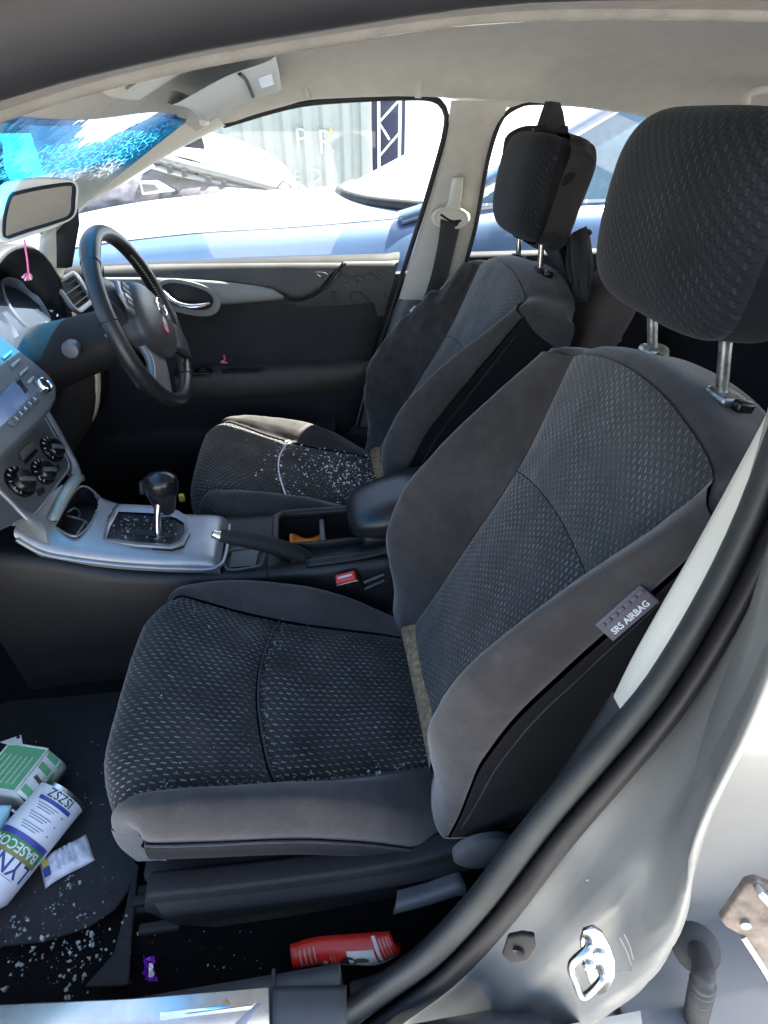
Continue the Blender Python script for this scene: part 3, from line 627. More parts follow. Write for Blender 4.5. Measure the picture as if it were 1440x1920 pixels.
    # dusty cloth strip in the crease
    loft('crease_strip', [[W((.135, y, .468-.2*abs(y))) for y in np.linspace(-.14, .14, 9)], [W((.128, y, .484)) for y in np.linspace(-.14, .14, 9)], [W((.143, y, .505)) for y in np.linspace(-.13, .13, 9)], [W((.165, y, .505)) for y in np.linspace(-.13, .13, 9)]], M['foam'], root, n=30, m=4)
    # ---- backrest
    bz = [.42, .475, .52, .58, .65, .72, .80, .88, .95, 1.01, 1.06]
    bx = pch(bz, [.122, .139, .158, .186, .216, .247, .286, .322, .350, .373, .392])
    bzf = lambda p: p
    bw_ = pch(bz, [.134, .134, .133, .131, .130, .129, .131, .139, .153, .163, .167])
    bb = pch(bz, [.002, .018, .040, .082, .118, .126, .112, .084, .050, .020, .004])
    brw = pch(bz, [.196, .196, .195, .194, .194, .194, .195, .197, .200, .200, .198])
    bwo = pch(bz, [.238, .240, .240, .239, .236, .233, .230, .227, .223, .217, .210])
    BT = [0, .5, 1, 1.3, 1.6, 1.8, 2, 2.5, 3]
    def bsec(p):
        a, b, c, o = bw_(p), bb(p), brw(p), bwo(p)
        return [0, a*.5, a, a*.5+c*.5, c, c*.5+o*.5, o, o-.002, o-.02], [.006, .005, 0, b*.66, b, b*.88, b*.50-.004, b*.2-.04, -.115]
    fb = surf((bx, bzf), False, BT, bsec, WB)
    CORE = Vector((.3, 0, 0))
    ms = lambda t: .862-.020*t*t
    topz = lambda t: 1.048-.032*abs(t)**2.2
    patch('backrest_lower_panel', fb, .45, lambda t: ms(t)-.0006, 44, -1, 1, 30, M['weave'], 'bcd', .003, .008, wrk=.0018, flipuv=True)
    patch('backrest_upper_panel', fb, lambda t: ms(t)+.0006, topz, 26, -1, 1, 30, M['weave_u'], 'abcd', .003, .008, wrk=.0015, flipuv=True)
    topb = lambda t: (1.048-.032)-.022*(abs(t)-1)
    def botb(t): return .475+.05*max(0, (abs(t)-1.45))**0+.0
    for sgn in (-1, 1):
        lo = pch([1, 1.3, 1.6, 1.8, 2], [.45, .455, .458, .462, .475])
        bo_ = patch('backrest_bolster', fb, lambda t: lo(abs(t)), topb, 70, sgn*1, sgn*2, 26, M['velour'], 'cd', .003, .007, wrk=.0012 if not (far and sgn > 0) else .009)
        patch('backrest_side', fb, .475, lambda t: .998-.03*(abs(t)-2), 50, sgn*2, sgn*3, 12, M['velour_dark'], 'c', .0035, .007, wrk=.001)
        # closed lower end of the bolster
        rim = [fb(lo(a), sgn*a) for a in np.linspace(1.05, 2, 12)]+[fb(.475, sgn*q) for q in (2.3, 2.6, 3.0)]
        cen = sum(rim, Vector())/len(rim)
        loft('bolster_end', [rim, [cen+(p-cen)*.9+Vector((0, 0, -.014)) for p in rim], [cen+(p-cen)*.6+Vector((.0, 0, -.024)) for p in rim], [cen+(p-cen)*.05+Vector((0, 0, -.026)) for p in rim]], M['velour'], root, n=30, m=4)
        tube('stitch_line', [fb(q, sgn*2.16) for q in np.linspace(.50, .96, 18)], .0009, M['stitch'], root, n=5, res=60)
    # ---- shoulder of the backrest (plain cloth over the top) and back shell
    def fy(y):                                   # front seam height by y
        w_ = .167
        if abs(y) <= w_: return fb(topz(y/w_), y/w_)
        t = 1+(abs(y)-w_)/(.222-w_); t = min(t, 2); return fb(topb(t), math.copysign(t, y))
    ysv = list(np.linspace(-.222, .222, 31)); rows = [[] for _ in range(8)]
    for y in ysv:
        p = fy(y); q = 1-min(abs(y)/.235, 1)**2.6
        up = Vector((0, 0, 1)); bk = Vector((1, 0, 0))
        rows[0].append(p+bk*.004-up*.004); rows[1].append(p+bk*.009+up*.004); rows[2].append(p+bk*.028+up*(.004+.007*q)); rows[3].append(p+bk*.056+up*(.0+.007*q))
        rows[4].append(p+bk*.086+up*(-.010+.007*q)); rows[5].append(p+bk*.113+up*(-.022+.012*q)); rows[6].append(p+bk*.112+up*(-.07)); rows[7].append(p+bk*.07+up*(-.30))
    o = loft('backrest_shoulder', rows, M['velour'], root, n=50, m=4)
    for sgn in (-1, 1):
        e = [Vector(r[0 if sgn < 0 else -1]) for r in rows[:7]]
        e2 = [fb(z_, sgn*t_) for z_, t_ in ((.996, 2.0), (.994, 2.1), (.99, 2.25), (.982, 2.45), (.977, 2.65), (.972, 2.85), (.967, 3.0))]
        loft('shoulder_gusset', [e, e2], M['velour'], root, n=16, m=4)
    loft('seat_back_cover', [[fb(z_, -3) for z_ in (.47, .6, .75, .9, .95)], [fb(z_, -3)*.7+fb(z_, 3)*.3+Vector((.03, 0, 0)) for z_ in (.47, .6, .75, .9, .98)], [fb(z_, -3)*.3+fb(z_, 3)*.7+Vector((.03, 0, 0)) for z_ in (.47, .6, .75, .9, .98)], [fb(z_, 3) for z_ in (.47, .6, .75, .9, .95)]], M['velour_dark'], root, n=20, m=4)
    # ---- headrest
    hx, hz = (.402, 1.210) if not far else (.420, 1.200)
    hc = WB((hx, 0, hz)); hh = (.064, .128, .092)
    Hm = Rm @ Matrix.Rotation(rad(8), 3, 'Y')
    def hshape(p):
        k = p.z/.092
        p = p.copy(); p.x += .012*k*k*(1 if p.x < 0 else -.3)-.010*k; p.y *= 1-.06*max(k, 0)**2-.05*max(-k, 0)**2
        p.x -= .008*(1-(p.y/.128)**2)*(1 if p.x < 0 else 0)
        return p
    hd = superq('headrest', hc, Hm, hh, .42, .50, M['velour_dark'], root, nu=64, nv=40, fn=hshape)
    sub(hd, 1)
    # woven front face of the headrest, sitting a little proud of the pad
    V = []; UV = []; n1, n2 = 24, 28
    spw = lambda w_, e: math.copysign(abs(w_)**e, w_)
    for i in range(n1+1):
        f_ = -math.pi/2+math.pi*(.07+.86*i/n1)
        for j in range(n2+1):
            q = math.pi*(.56+.88*j/n2)
            p = Vector((hh[0]*spw(math.cos(f_), .42)*spw(math.cos(q), .5), hh[1]*spw(math.cos(f_), .42)*spw(math.sin(q), .5), hh[2]*spw(math.sin(f_), .42)))
            ed = min(i, n1-i, j, n2-j)
            p = hshape(p); p = p*(1.016 if ed > 0 else 1.002); V.append(hc+Hm @ p); UV.append((p.z+.2, p.y+.2))
    hf = mesh('headrest_face', V, gridf(n1+1, n2+1), M['weave_h'], hd, uv=UV); sub(hf, 1)
    for sgn in (-1, 1):
        b0 = WB((.440, sgn*.070, 1.040)); t0 = hc+Hm @ Vector((.006, sgn*.070, -.05))
        d = (t0-b0).normalized()
        tube('headrest_post', [b0-d*.02, b0, b0.lerp(t0, .5), t0], .0062, M['steelw'] if not far else M['steel'], hd, n=14, res=10)
        gb = box('post_guide', b0+d*.014+Vector((.004 if sgn < 0 else 0, 0, 0)), (.030, .036 if sgn < 0 else .028, .014), M['steelw'] if not far else M['blackpl'], root, rot=Hm, bw=.006, seg=4)
        if sgn < 0: box('guide_button', b0+d*.013+Vector((.010, -.022, 0)), (.020, .014, .012), M['blackgl'], gb, rot=Hm, bw=.003, seg=3)
        else: lathe('guide_collar', b0+d*.008, d, [(.019, -.004), (.019, .006), (.015, .010), (.008, .011)], M['steelw'] if not far else M['blackpl'], gb, n=24)
    # ---- base: plastic side shields, rails, pan
    for sgn in (-1, 1):
        y = sgn*.236
        outl = [(-.285, .452), (-.20, .440), (-.10, .432), (0, .428), (.10, .430), (.165, .455), (.20, .45), (.215, .39), (.19, .33), (.10, .300), (-.10, .288), (-.22, .292), (-.275, .33), (-.30, .40)]
        sh = prism('side_shield', [W((a, y, b)) for a, b in outl], (0, sgn, 0), .012, M['blackpl'], root, bw=.006, seg=3, back=.02)
        loft('shield_ledge', [[W((a, y+sgn*.012, b)) for a, b in ((-.28, .425), (-.1, .405), (.05, .402), (.16, .42))], [W((a, y+sgn*.022, b)) for a, b in ((-.27, .405), (-.1, .385), (.05, .382), (.17, .395))], [W((a, y+sgn*.012, b)) for a, b in ((-.27, .37), (-.1, .36), (.05, .36), (.17, .37))]], M['blackpl'], sh, n=20, m=4)
        lathe('recliner_cover', W((.185, y+sgn*.012, .452)), (0, sgn, 0), [(.045, 0), (.045, .010), (.036, .016), (.005, .018)], M['greypl'], root, n=30)
        box('seat_rail', W((-.05, sgn*.19, .275)), (.62, .04, .03), M['blackpl'], root, bw=.004)
    lv = W((.05, -.285, .372))
    le = loft('recline_lever', [[W((a, -.258, b)) for a, b in ((.06, .362), (.10, .374), (.145, .396), (.155, .394))], [W((a, -.278, b)) for a, b in ((.055, .366), (.10, .380), (.145, .402), (.158, .398))], [W((a, -.282, b-.022)) for a, b in ((.05, .368), (.10, .380), (.145, .400), (.158, .398))], [W((a, -.258, b-.028)) for a, b in ((.06, .362), (.10, .374), (.145, .396), (.155, .394))]], M['greypl'], root, n=20, m=4)
    box('seat_pan', W((-.06, 0, .36)), (.50, .42, .10), M['blackpl'], root, bw=.01)
    return root, fc, fb, hc, Hm
seatN, fcN, fbN, hcN, HmN = build_seat(.556, 0, 0, 'passenger seat nearest the open doorway, grey velour bolsters around dashed black cloth', False)
seatF, fcF, fbF, hcF, HmF = build_seat(1.25, .016, rad(4.6), 'driver seat behind the steering wheel, white crumbs scattered over its cushion', True)

# ================================================================== DRIVER'S DOOR (far side, closed)
DY = 1.575
def dedge(z): return .258-(.97-z)*.30
zs_ = [.988, .984, .972, .95, .90, .84, .78, .72, .66, .60, .50, .40, .30]
Yp = pch([.30, .45, .60, .72, .80, .88, .95, .972, .984, .988], [1.60, 1.575, 1.565, 1.578, 1.588, 1.585, 1.578, 1.580, 1.592, 1.612])
V = []
for z in zs_:
    for j in range(31): 
        xe = dedge(z); x = -1.0+(xe+1.0)*j/30; V.append((x, Yp(z)+(.02 if j == 30 else 0), z+.012*min(0, x+.1)*(1 if z > .9 else 0)))
door = mesh('driver_door', V, gridf(len(zs_), 31), M['doorblk'], car); door['label'] = 'closed driver door with black lower panel, pale strip and scribbled upper trim'
DP = lambda u, v, dy=0: at(u, v, Y=DY+dy)
ut = loft('upper_trim', [[DP(195, 499, .02), DP(300, 495, .02), DP(400, 493, .02), DP(500, 492, .02), DP(600, 491, .02), DP(641, 490, .02)], [DP(195, 504, .0), DP(300, 500, .0), DP(400, 498, .0), DP(500, 497, .0), DP(600, 496, .0), DP(640, 495, .0)], [DP(195, 511, -.007), DP(300, 511, -.007), DP(410, 516, -.007), DP(500, 522, -.007), DP(575, 524, -.007), DP(622, 512, -.007)], [DP(195, 519, -.008), DP(300, 520, -.008), DP(416, 527, -.008), DP(510, 540, -.008), DP(560, 556, -.008), DP(600, 540, -.008)], [DP(195, 522, .006), DP(300, 523, .006), DP(416, 530, .006), DP(512, 545, .006), DP(562, 562, .006), DP(604, 545, .006)]], M['doorgrey'], door, n=40, m=4)
loft('rear_upper_trim', [[DP(643, 490, .02), DP(690, 489, .02), DP(748, 488, .02)], [DP(642, 495, .0), DP(690, 494, .0), DP(746, 494, .0)], [DP(605, 540, -.002), DP(680, 530, -.002), DP(737, 530, -.002)], [DP(560, 566, .004), DP(650, 562, .006), DP(728, 560, .008)], [DP(545, 585, .02), DP(640, 592, .022), DP(720, 592, .024)]], M['doorgrey'], door, n=24, m=4)  # grey puts the skylight on the upper black door panel into the colour
tube('trim_groove', [DP(643, 493, -.004), DP(625, 518, -.009), DP(600, 544, -.010), DP(570, 560, -.010), DP(540, 565, -.008)], .003, M['rubberdk'], door, n=6)
tube('trim_rib', [DP(648, 493, -.004), DP(630, 521, -.008), DP(604, 548, -.009), DP(572, 565, -.009), DP(540, 569, -.007)], .003, M['doorgrey'], door, n=6)
ls = loft('light_strip', [[DP(195, 520, -.006), DP(300, 521, -.006), DP(416, 528, -.006), DP(505, 540, -.006), DP(534, 556, -.004)], [DP(195, 523, -.014), DP(300, 524, -.014), DP(416, 531, -.014), DP(503, 543, -.014), DP(532, 556, -.009)], [DP(195, 552, -.014), DP(300, 560, -.014), DP(416, 565, -.014), DP(500, 561, -.014), DP(530, 559, -.009)], [DP(195, 560, .004), DP(300, 568, .004), DP(416, 571, .004), DP(500, 565, .004), DP(534, 561, .004)]], M['doorlight'], door, n=30, m=4)
def ell(cu, cv, a, b, tilt, n=28, sq=.8):
    out = []
    for k in range(n):
        q = 2*math.pi*k/n; x = a*math.copysign(abs(math.cos(q))**sq, math.cos(q)); y = b*math.copysign(abs(math.sin(q))**sq, math.sin(q))
        out.append((cu+x*math.cos(tilt)-y*math.sin(tilt), cv+x*math.sin(tilt)+y*math.cos(tilt)))
    return out
bz = frame_ring('handle_bezel', [DP(u, v, -.010) for u, v in ell(352, 557, 64, 31, rad(14))], [DP(u, v, -.010) for u, v in ell(350, 556, 50, 20, rad(14))], (0, -1, 0), .008, M['doorlight'], door, lip=.003, bw=.002)
prism('handle_recess', [DP(u, v, -.0168) for u, v in ell(350, 556, 51, 21, rad(14))], (0, 1, 0), .012, M['blackpl'], door, bw=0)
tube('inside_handle', [DP(302, 540, -.016), DP(312, 552, -.03), DP(328, 566, -.036), DP(352, 573, -.036), DP(376, 572, -.03), DP(392, 568, -.018)], lambda t: .0065+.002*math.sin(3.1*t), M['chrome'], door, n=12, res=30, flat=.55)
# armrest
ar = loft('armrest', [[(x, Yp(.71)-.002, z) for x, z in ((-.40, .700), (-.30, .703), (-.15, .704), (.0, .703), (.12, .702), (.165, .697))], [(x, y, z) for x, y, z in ((-.40, 1.545, .702), (-.30, 1.535, .706), (-.15, 1.53, .706), (.0, 1.53, .705), (.12, 1.535, .703), (.168, 1.56, .698))], [(x, y, z) for x, y, z in ((-.40, 1.52, .694), (-.30, 1.508, .698), (-.15, 1.503, .698), (.0, 1.503, .697), (.12, 1.512, .695), (.170, 1.555, .690))], [(x, y, z) for x, y, z in ((-.40, 1.515, .67), (-.30, 1.50, .672), (-.15, 1.495, .672), (.0, 1.495, .672), (.12, 1.507, .673), (.168, 1.555, .676))], [(x, y, z) for x, y, z in ((-.40, 1.535, .63), (-.30, 1.53, .63), (-.15, 1.53, .63), (.0, 1.53, .632), (.12, 1.535, .64), (.16, 1.565, .66))], [(x, Yp(.60)+.004, z) for x, z in ((-.40, .60), (-.30, .60), (-.15, .60), (.0, .60), (.12, .61), (.16, .64))]], plain('armrest_cloth', (.055, .05, .045), .85, var=.1, bump=.3, bsc=900), door, n=40, m=5)
prism('pull_cup', [(a, b, .7065) for a, b in ((-.265, 1.512), (-.165, 1.508), (-.15, 1.516), (-.158, 1.534), (-.17, 1.540), (-.265, 1.540))], (0, 0, 1), .0015, M['blackpl'], door, bw=.0008)
sw = prism('window_switch_panel', [(a, b, .704) for a, b in ((-.40, 1.515), (-.30, 1.508), (-.29, 1.53), (-.30, 1.552), (-.40, 1.552))], (0, 0, 1), .006, M['blackgl'], door, bw=.002)
for k in range(3): box('window_switch', (-.382+.032*k, 1.53, .7125), (.018, .026, .007), M['blackpl'], door, bw=.002)
loft('door_pocket', [[(x, 1.572, .52) for x in (-.75, -.5, -.2, .05)], [(x, 1.54, .50) for x in (-.75, -.5, -.2, .05)], [(x, 1.53, .44) for x in (-.75, -.5, -.2, .05)], [(x, 1.54, .36) for x in (-.75, -.5, -.2, .05)]], M['blackpl'], door, n=20, m=4)
gp = [at(u, v, Y=1.618) for u, v in ((100, 452), (240, 345), (420, 240), (545, 198), (640, 184), (800, 180), (838, 200), (790, 400), (750, 500), (190, 510))]
wg = mesh('window_pane', gp, [tuple(range(10))], M['glass'], door, smooth=False)
# pen scribble on the upper trim
S = lambda L: [at(560+a/7.2, 470+b/7.2, Y=DY-(.0090 if a < 430 and b < 400 else .0036)) for a, b in L]
for L in ([(225, 290), (260, 330), (330, 365)], [(230, 290), (340, 295), (390, 325), (450, 370), (475, 415)], [(540, 340), (555, 390), (572, 436)], [(545, 342), (620, 346), (665, 398), (648, 432), (600, 432)], [(570, 290), (640, 325), (700, 352), (750, 350)], [(750, 350), (820, 340), (880, 370), (900, 402), (860, 420), (800, 415), (762, 378), (747, 355)], [(757, 372), (780, 410), (802, 436)], [(860, 330), (930, 315), (1010, 330), (1085, 392)], [(930, 262), (965, 295), (1000, 322)], [(1080, 262), (1060, 295), (1090, 330), (1132, 346)], [(1080, 262), (1140, 270), (1190, 300), (1200, 320)], [(430, 550), (455, 610), (490, 672), (522, 692)], [(430, 552), (480, 560), (520, 580)], [(690, 602), (760, 560), (840, 570), (900, 630), (940, 702), (990, 790)], [(700, 612), (720, 680), (790, 722)], [(1150, 550), (1170, 610), (1200, 650)]):
    tube('pen_stroke', S(L), .0009, M['ink_black'], door, n=5, res=16)

# ================================================================== STEERING WHEEL
swc = Vector((-.363, 1.25, .937)); wn = Vector((.964, 0, .267)).normalized(); wu = Vector((-.267, 0, .964)).normalized(); wl = Vector((0, -1, 0))
ph = rad(42); sL = (wl*math.cos(ph)+wu*math.sin(ph)); sU = (wu*math.cos(ph)-wl*math.sin(ph))   # wheel turned clockwise
def WL(a, b, c=0): return swc+sL*a+sU*b+wn*c
wheel = thing('steering_wheel', 'black leather steering wheel turned to one side, red sticker on its hub', 'steering wheel', swc-wn*.05)
NS = 96; V = []
for i in range(NS):
    q = 2*math.pi*i/NS; rad_d = sL*math.cos(q)+sU*math.sin(q)
    grip = math.exp(-((q-rad(25))/.22)**2)+math.exp(-((q-rad(155))/.22)**2)
    r0 = .0148+.003*grip
    for k in range(18):
        a = 2*math.pi*k/18; rr = r0*(1+.05*math.cos(2*a))
        V.append(swc+rad_d*(.178+rr*math.cos(a))+wn*(rr*1.12*math.sin(a)))
rim = mesh('rim', V, gridf(NS, 18, True, True), M['leather'], wheel)
# inner trim ring, seams and stitching
V = []
for q0 in (rad(12), rad(168), rad(205), rad(335)):
    d = sL*math.cos(q0)+sU*math.sin(q0); t = -sL*math.sin(q0)+sU*math.cos(q0)
    c = swc+d*.178; tube('rim_seam', [c+(d*math.cos(a)+wn*1.12*math.sin(a))*(.0158) for a in np.linspace(0, 2*math.pi, 20)[:-1]], .0009, M['blackgl'], rim, n=5, closed=True, res=40)
for i in range(44):
    q = rad(95+i*2.3); d = sL*math.cos(q)+sU*math.sin(q); t = -sL*math.sin(q)+sU*math.cos(q)
    c = swc+d*(.178-.0150)+wn*.004
    V.append((c, t, d))
SV = []; SF = []
for c, t, d in V:
    b0 = len(SV)
    for a, b in ((-.0018, -.003), (.0018, -.0015), (.0018, .003), (-.0018, .0015)): SV.append(c+t*a+wn*b-d*.0006)
    for a, b in ((-.0018, -.003), (.0018, -.0015), (.0018, .003), (-.0018, .0015)): SV.append(c+t*a+wn*b+d*.0012)
    SF += [(b0, b0+1, b0+2, b0+3), (b0, b0+4, b0+5, b0+1), (b0+1, b0+5, b0+6, b0+2), (b0+2, b0+6, b0+7, b0+3), (b0+3, b0+7, b0+4, b0)]
sti = mesh('rim_stitching', SV, SF, plain('tan_stitch', (.34, .28, .18), .7), rim, smooth=False); sti['kind'] = 'stuff'
# airbag pad
out = []
for k in range(40):
    q = 2*math.pi*k/40; a = math.cos(q); b = math.sin(q)
    x = .092*math.copysign(abs(a)**.62, a); y = .072*math.copysign(abs(b)**.7, b)
    x *= 1+.16*(y/.072) if y < 0 else 1-.05*(y/.072); y -= .008
    out.append((x, y))
def padrow(s, c): return [WL(x*s, y*s, c) for x, y in out]
hub = loft('airbag_pad', [padrow(1.0, -.022), padrow(1.02, .004), padrow(.98, .022), padrow(.84, .034), padrow(.6, .040), padrow(.3, .043), padrow(.02, .044)], M['hubpl'], wheel, n=60, m=4, closed=True)
# spokes
for sg in (-1, 1):
    loft('spoke', [[WL(sg*.075, y, -.012+.008) for y in (-.045, -.02, .01, .03)], [WL(sg*.11, y, .008) for y in (-.036, -.015, .012, .026)], [WL(sg*.172, y, .0) for y in (-.026, -.008, .012, .022)]], M['hubpl'], wheel, n=12, m=5, th=.022)
    bt = prism('spoke_switch_pad', [WL(sg*a, b, .016) for a, b in ((.088, -.036), (.112, -.034), (.136, -.012), (.138, .016), (.118, .024), (.090, .026))], wn, .008, M['silverpl'], wheel, bw=.003)
    for k in range(4 if sg > 0 else 3):
        prism('spoke_button', [WL(sg*a, b, .0245) for a, b in ((.096, -.026+.0125*k), (.126-.004*abs(k-2), -.026+.0125*k), (.126-.004*abs(k-2), -.016+.0125*k), (.096, -.016+.0125*k))], wn, .003, M['greypl'] if k != 1 else M['silverpl'], bt, bw=.001)
loft('lower_spoke', [[WL(a, -.06, .004) for a in (-.05, -.02, .02, .05)], [WL(a, -.11, .010) for a in (-.034, -.012, .012, .034)], [WL(a, -.172, .0) for a in (-.042, -.015, .015, .042)]], M['silverpl'], wheel, n=12, m=5, th=.016)
loft('wheel_back_cover', [[WL(.095*math.cos(q), .085*math.sin(q)-.02, -.018) for q in np.linspace(0, 6.28, 25)[:-1]], [WL(.085*math.cos(q), .075*math.sin(q)-.02, -.045) for q in np.linspace(0, 6.28, 25)[:-1]], [WL(.06*math.cos(q), .055*math.sin(q)-.01, -.065) for q in np.linspace(0, 6.28, 25)[:-1]]], M['blackpl'], wheel, n=30, m=4, closed=True)
loft('lower_back_cover', [[WL(a, -.05, -.045) for a in (-.07, -.03, .03, .07)], [WL(a, -.11, -.035) for a in (-.07, -.03, .03, .07)], [WL(a, -.17, -.014) for a in (-.075, -.03, .03, .075)]], M['blackpl'], wheel, n=12, m=4, th=.008)
# chrome badge: ring with a bar, and the red drop-shaped sticker
bc = WL(-.002, .018, .0445)
tube('badge_ring', [bc+sL*(.021*math.cos(q))+sU*(.0185*math.sin(q)) for q in np.linspace(0, 2*math.pi, 25)[:-1]], .0026, M['chrome'], hub, n=8, closed=True, res=48)
box('badge_bar', bc, (.052, .008, .0035), M['chrome'], hub, rot=Matrix((sL, sU, wn)).transposed(), bw=.001)
stc = WL(.0, -.026, .0425)
tearp = [(0, .026), (.007, .014), (.013, .002), (.0135, -.008), (.009, -.016), (0, -.019), (-.009, -.016), (-.0135, -.008), (-.013, .002), (-.007, .014)]
stk = prism('hub_sticker', [stc+sL*a+sU*b for a, b in tearp], wn, .0012, M['canred'], hub, bw=0)
prism('sticker_tip', [stc+sL*a+sU*b+wn*.0012 for a, b in ((0, .025), (.006, .014), (.010, .006), (-.010, .006), (-.006, .014))], wn, .0005, M['paper'], stk, bw=0)
for a in (-.006, 0, .006): box('sticker_stripe', stc+sL*a+sU*-.004+wn*.0014, (.0018, .018, .0008), M['paper'], stk, rot=Matrix((sL, sU, wn)).transposed(), bw=0)
lathe('trim_screw', WL(.12, -.075, -.03), wl, [(.005, 0), (.005, .002), (.002, .001)], M['blackgl'], wheel, n=12)

# ================================================================== DASHBOARD
dash = thing('dashboard', 'dark grey dashboard with instrument cluster, radio and climate dials', 'dashboard', (-.75, .93, .6))
# main roll of the dash with a hooded binnacle for the driver
Yd = np.linspace(.26, 1.58, 45); V = []
prof = [(-1.25, .93), (-1.0, .985), (-.80, 1.00), (-.68, .985), (-.63, .95), (-.615, .90), (-.625, .84), (-.655, .78), (-.70, .70), (-.76, .60), (-.85, .50), (-1.0, .42)]
for px_, pz_ in prof:
    for y in Yd:
        hood = math.exp(-((y-1.25)/.19)**6); side = min(1, abs(y-.93)/.65)
        V.append((px_-.10*side**3*0+(0.0), y, pz_+.035*hood*(1 if -1.05 < px_ < -.64 else 0)-.02*side**2))
mesh('dash_top', V, gridf(len(prof), 45), M['dashpl'], dash)
# binnacle hood: arch lofted rearward with a double lip
arch = [(1.065, .86), (1.06, .93), (1.07, 1.0), (1.115, 1.055), (1.18, 1.078), (1.25, 1.085), (1.32, 1.076), (1.375, 1.048), (1.41, .99), (1.425, .92), (1.43, .85)]
def archrow(x, s, dz=0, sy=1.0): return [(x-(.02 if z < .95 else 0)*1.0, 1.247+(y-1.247)*s*sy, .93+(z-.93)*s+dz) for y, z in arch]
loft('binnacle_hood', [archrow(-.82, .96, -.02), archrow(-.66, 1.03, .0), archrow(-.585, 1.04, 0), archrow(-.57, 1.02, 0), archrow(-.575, .975, 0), archrow(-.60, .95, -.005), archrow(-.605, .91, -.008), archrow(-.68, .86, -.01)], M['dashpl'], dash, n=50, m=4)
cf = Vector((.93, 0, .36)).normalized(); cfp = Vector((-.665, 1.25, .94)); cu_ = Vector((-.36, 0, .93)).normalized()
prism('cluster_face', [cfp+Vector((0, a, 0))+cu_*b for a, b in ((-.17, -.075), (-.17, .05), (-.12, .10), (.12, .10), (.17, .05), (.17, -.075))], cf, .004, M['blackpl'], dash, bw=0)
for gy, rr in ((1.335, .060), (1.165, .060)):
    gc = cfp+Vector((0, gy-1.25, 0))+cu_*.0+cf*.012
    gd = lathe('gauge', gc, cf, [(.001, .0), (rr*.92, .0), (rr*.96, .008), (rr, .024), (rr*1.05, .030), (rr*1.10, .026), (rr*1.10, -.01)], M['silverpl'], dash, n=48, caps=False)
    lathe('gauge_dial', gc, cf, [(.0005, .001), (rr*.9, .001), (rr*.9, -.002)], plain('gauge_face', (.03, .05, .09), .4), gd, n=40, caps=False)
    for k in range(22):
        q = rad(-40+k*12.4); d = Vector((0, 1, 0))*math.cos(q)+cu_*math.sin(q)
        box('dial_tick', gc+d*(rr*.78)+cf*.002, (.0012, .010 if k % 2 == 0 else .006, .0012), M['paper'], gd, rot=Matrix((d.cross(cf), d, cf)).transposed(), bw=0)
    nd = Vector((0, .35, 0))-cu_*.9; nd.normalize()
    tube('gauge_needle', [gc+cf*.008-nd*.008, gc+cf*.008+nd*rr*.75], .0016, M['paper'], gd, n=6)
    lathe('needle_cap', gc+cf*.003, cf, [(.008, 0), (.007, .008), (.001, .009)], M['silverpl'], gd, n=16)
scn_ = prism('trip_display', [cfp+Vector((0, a, 0))+cu_*b+cf*.010 for a, b in ((-.028, -.05), (-.028, .035), (.028, .035), (.028, -.05))], cf, .003, plain('display_blue', (.16, .22, .38), .25), dash, bw=.001)
loft('cluster_lens', [[cfp+Vector((0, a, 0))-cu_*.08+cf*.062 for a in (-.16, -.08, 0, .08, .16)], [cfp+Vector((0, a, 0))+cf*.05 for a in (-.17, -.08, 0, .08, .17)], [cfp+Vector((0, a, 0))+cu_*.09+cf*.03 for a in (-.14, -.08, 0, .08, .14)]], M['lens'], dash, n=10, m=3)
tube('trip_reset_rod', [cfp+Vector((0, .06, 0))-cu_*.055+cf*.03, cfp+Vector((0, .06, 0))-cu_*.055+cf*.065], .003, M['blackgl'], dash, n=8)
# driver's side vent
vc = Vector((-.578, 1.475, .945)); vn = Vector((.93, -.05, .35)).normalized(); vy = Vector((.05, 1, 0)).normalized(); vz = vn.cross(vy).normalized()
vz = vz if vz.z > 0 else -vz
vent = frame_ring('air_vent', rrect(vc, vy, vz, .062, .042, .022), rrect(vc, vy, vz, .050, .031, .016), vn, .012, M['silverpl'], dash, lip=.004, bw=.002)
prism('vent_throat', rrect(vc-vn*.012, vy, vz, .052, .033, .016), vn, .004, M['blackpl'], vent, bw=0)
for k in range(4): box('vent_slat', vc+vz*(-.021+.014*k)+vn*.002, (.098, .012, .0022), M['blackpl'] if k % 2 else M['greypl'], vent, rot=Matrix((vy, vn, vz)).transposed(), bw=.0006)
loft('dash_end_wood', [[(-.60, 1.43, 1.0), (-.62, 1.48, 1.0), (-.64, 1.53, .99)], [(-.575, 1.43, .985), (-.585, 1.48, .992), (-.60, 1.54, .985)]], plain('tan_trim', (.30, .25, .18), .6), dash, n=8, m=3, th=.004)
# column shroud, stalk
col = loft('column_shroud', [[swc-wn*c+Vector((0, 1, 0))*(r*math.cos(q))+wu*(r*.85*math.sin(q)-.01) for q in np.linspace(0, 2*math.pi, 21)[:-1]] for c, r in ((.055, .052), (.07, .064), (.11, .07), (.17, .075), (.26, .085))], M['blackpl'], dash, n=28, m=4, closed=True)
k0 = at(133, 655, Y=1.13)
tube('wiper_stalk', [Vector((-.49, 1.2, .905)), Vector((-.488, 1.165, .907)), k0], .008, M['blackpl'], col, n=12, res=12)
lathe('stalk_end', k0+Vector((0, -.002, 0)), (.1, -1, .05), [(.012, -.03), (.016, -.02), (.0165, .0), (.015, .006), (.004, .008)], M['greypl'], col, n=18)
lathe('ignition_ring', at(93, 680, Y=1.33), (.95, -.2, .2), [(.022, -.01), (.03, -.005), (.03, .004), (.024, .008), (.02, .002), (.001, .002)], M['greypl'], dash, n=26)
lathe('ignition_key_barrel', at(93, 690, Y=1.31), (.95, -.2, .2), [(.009, -.01), (.009, .006), (.001, .006)], M['steel'], dash, n=14)
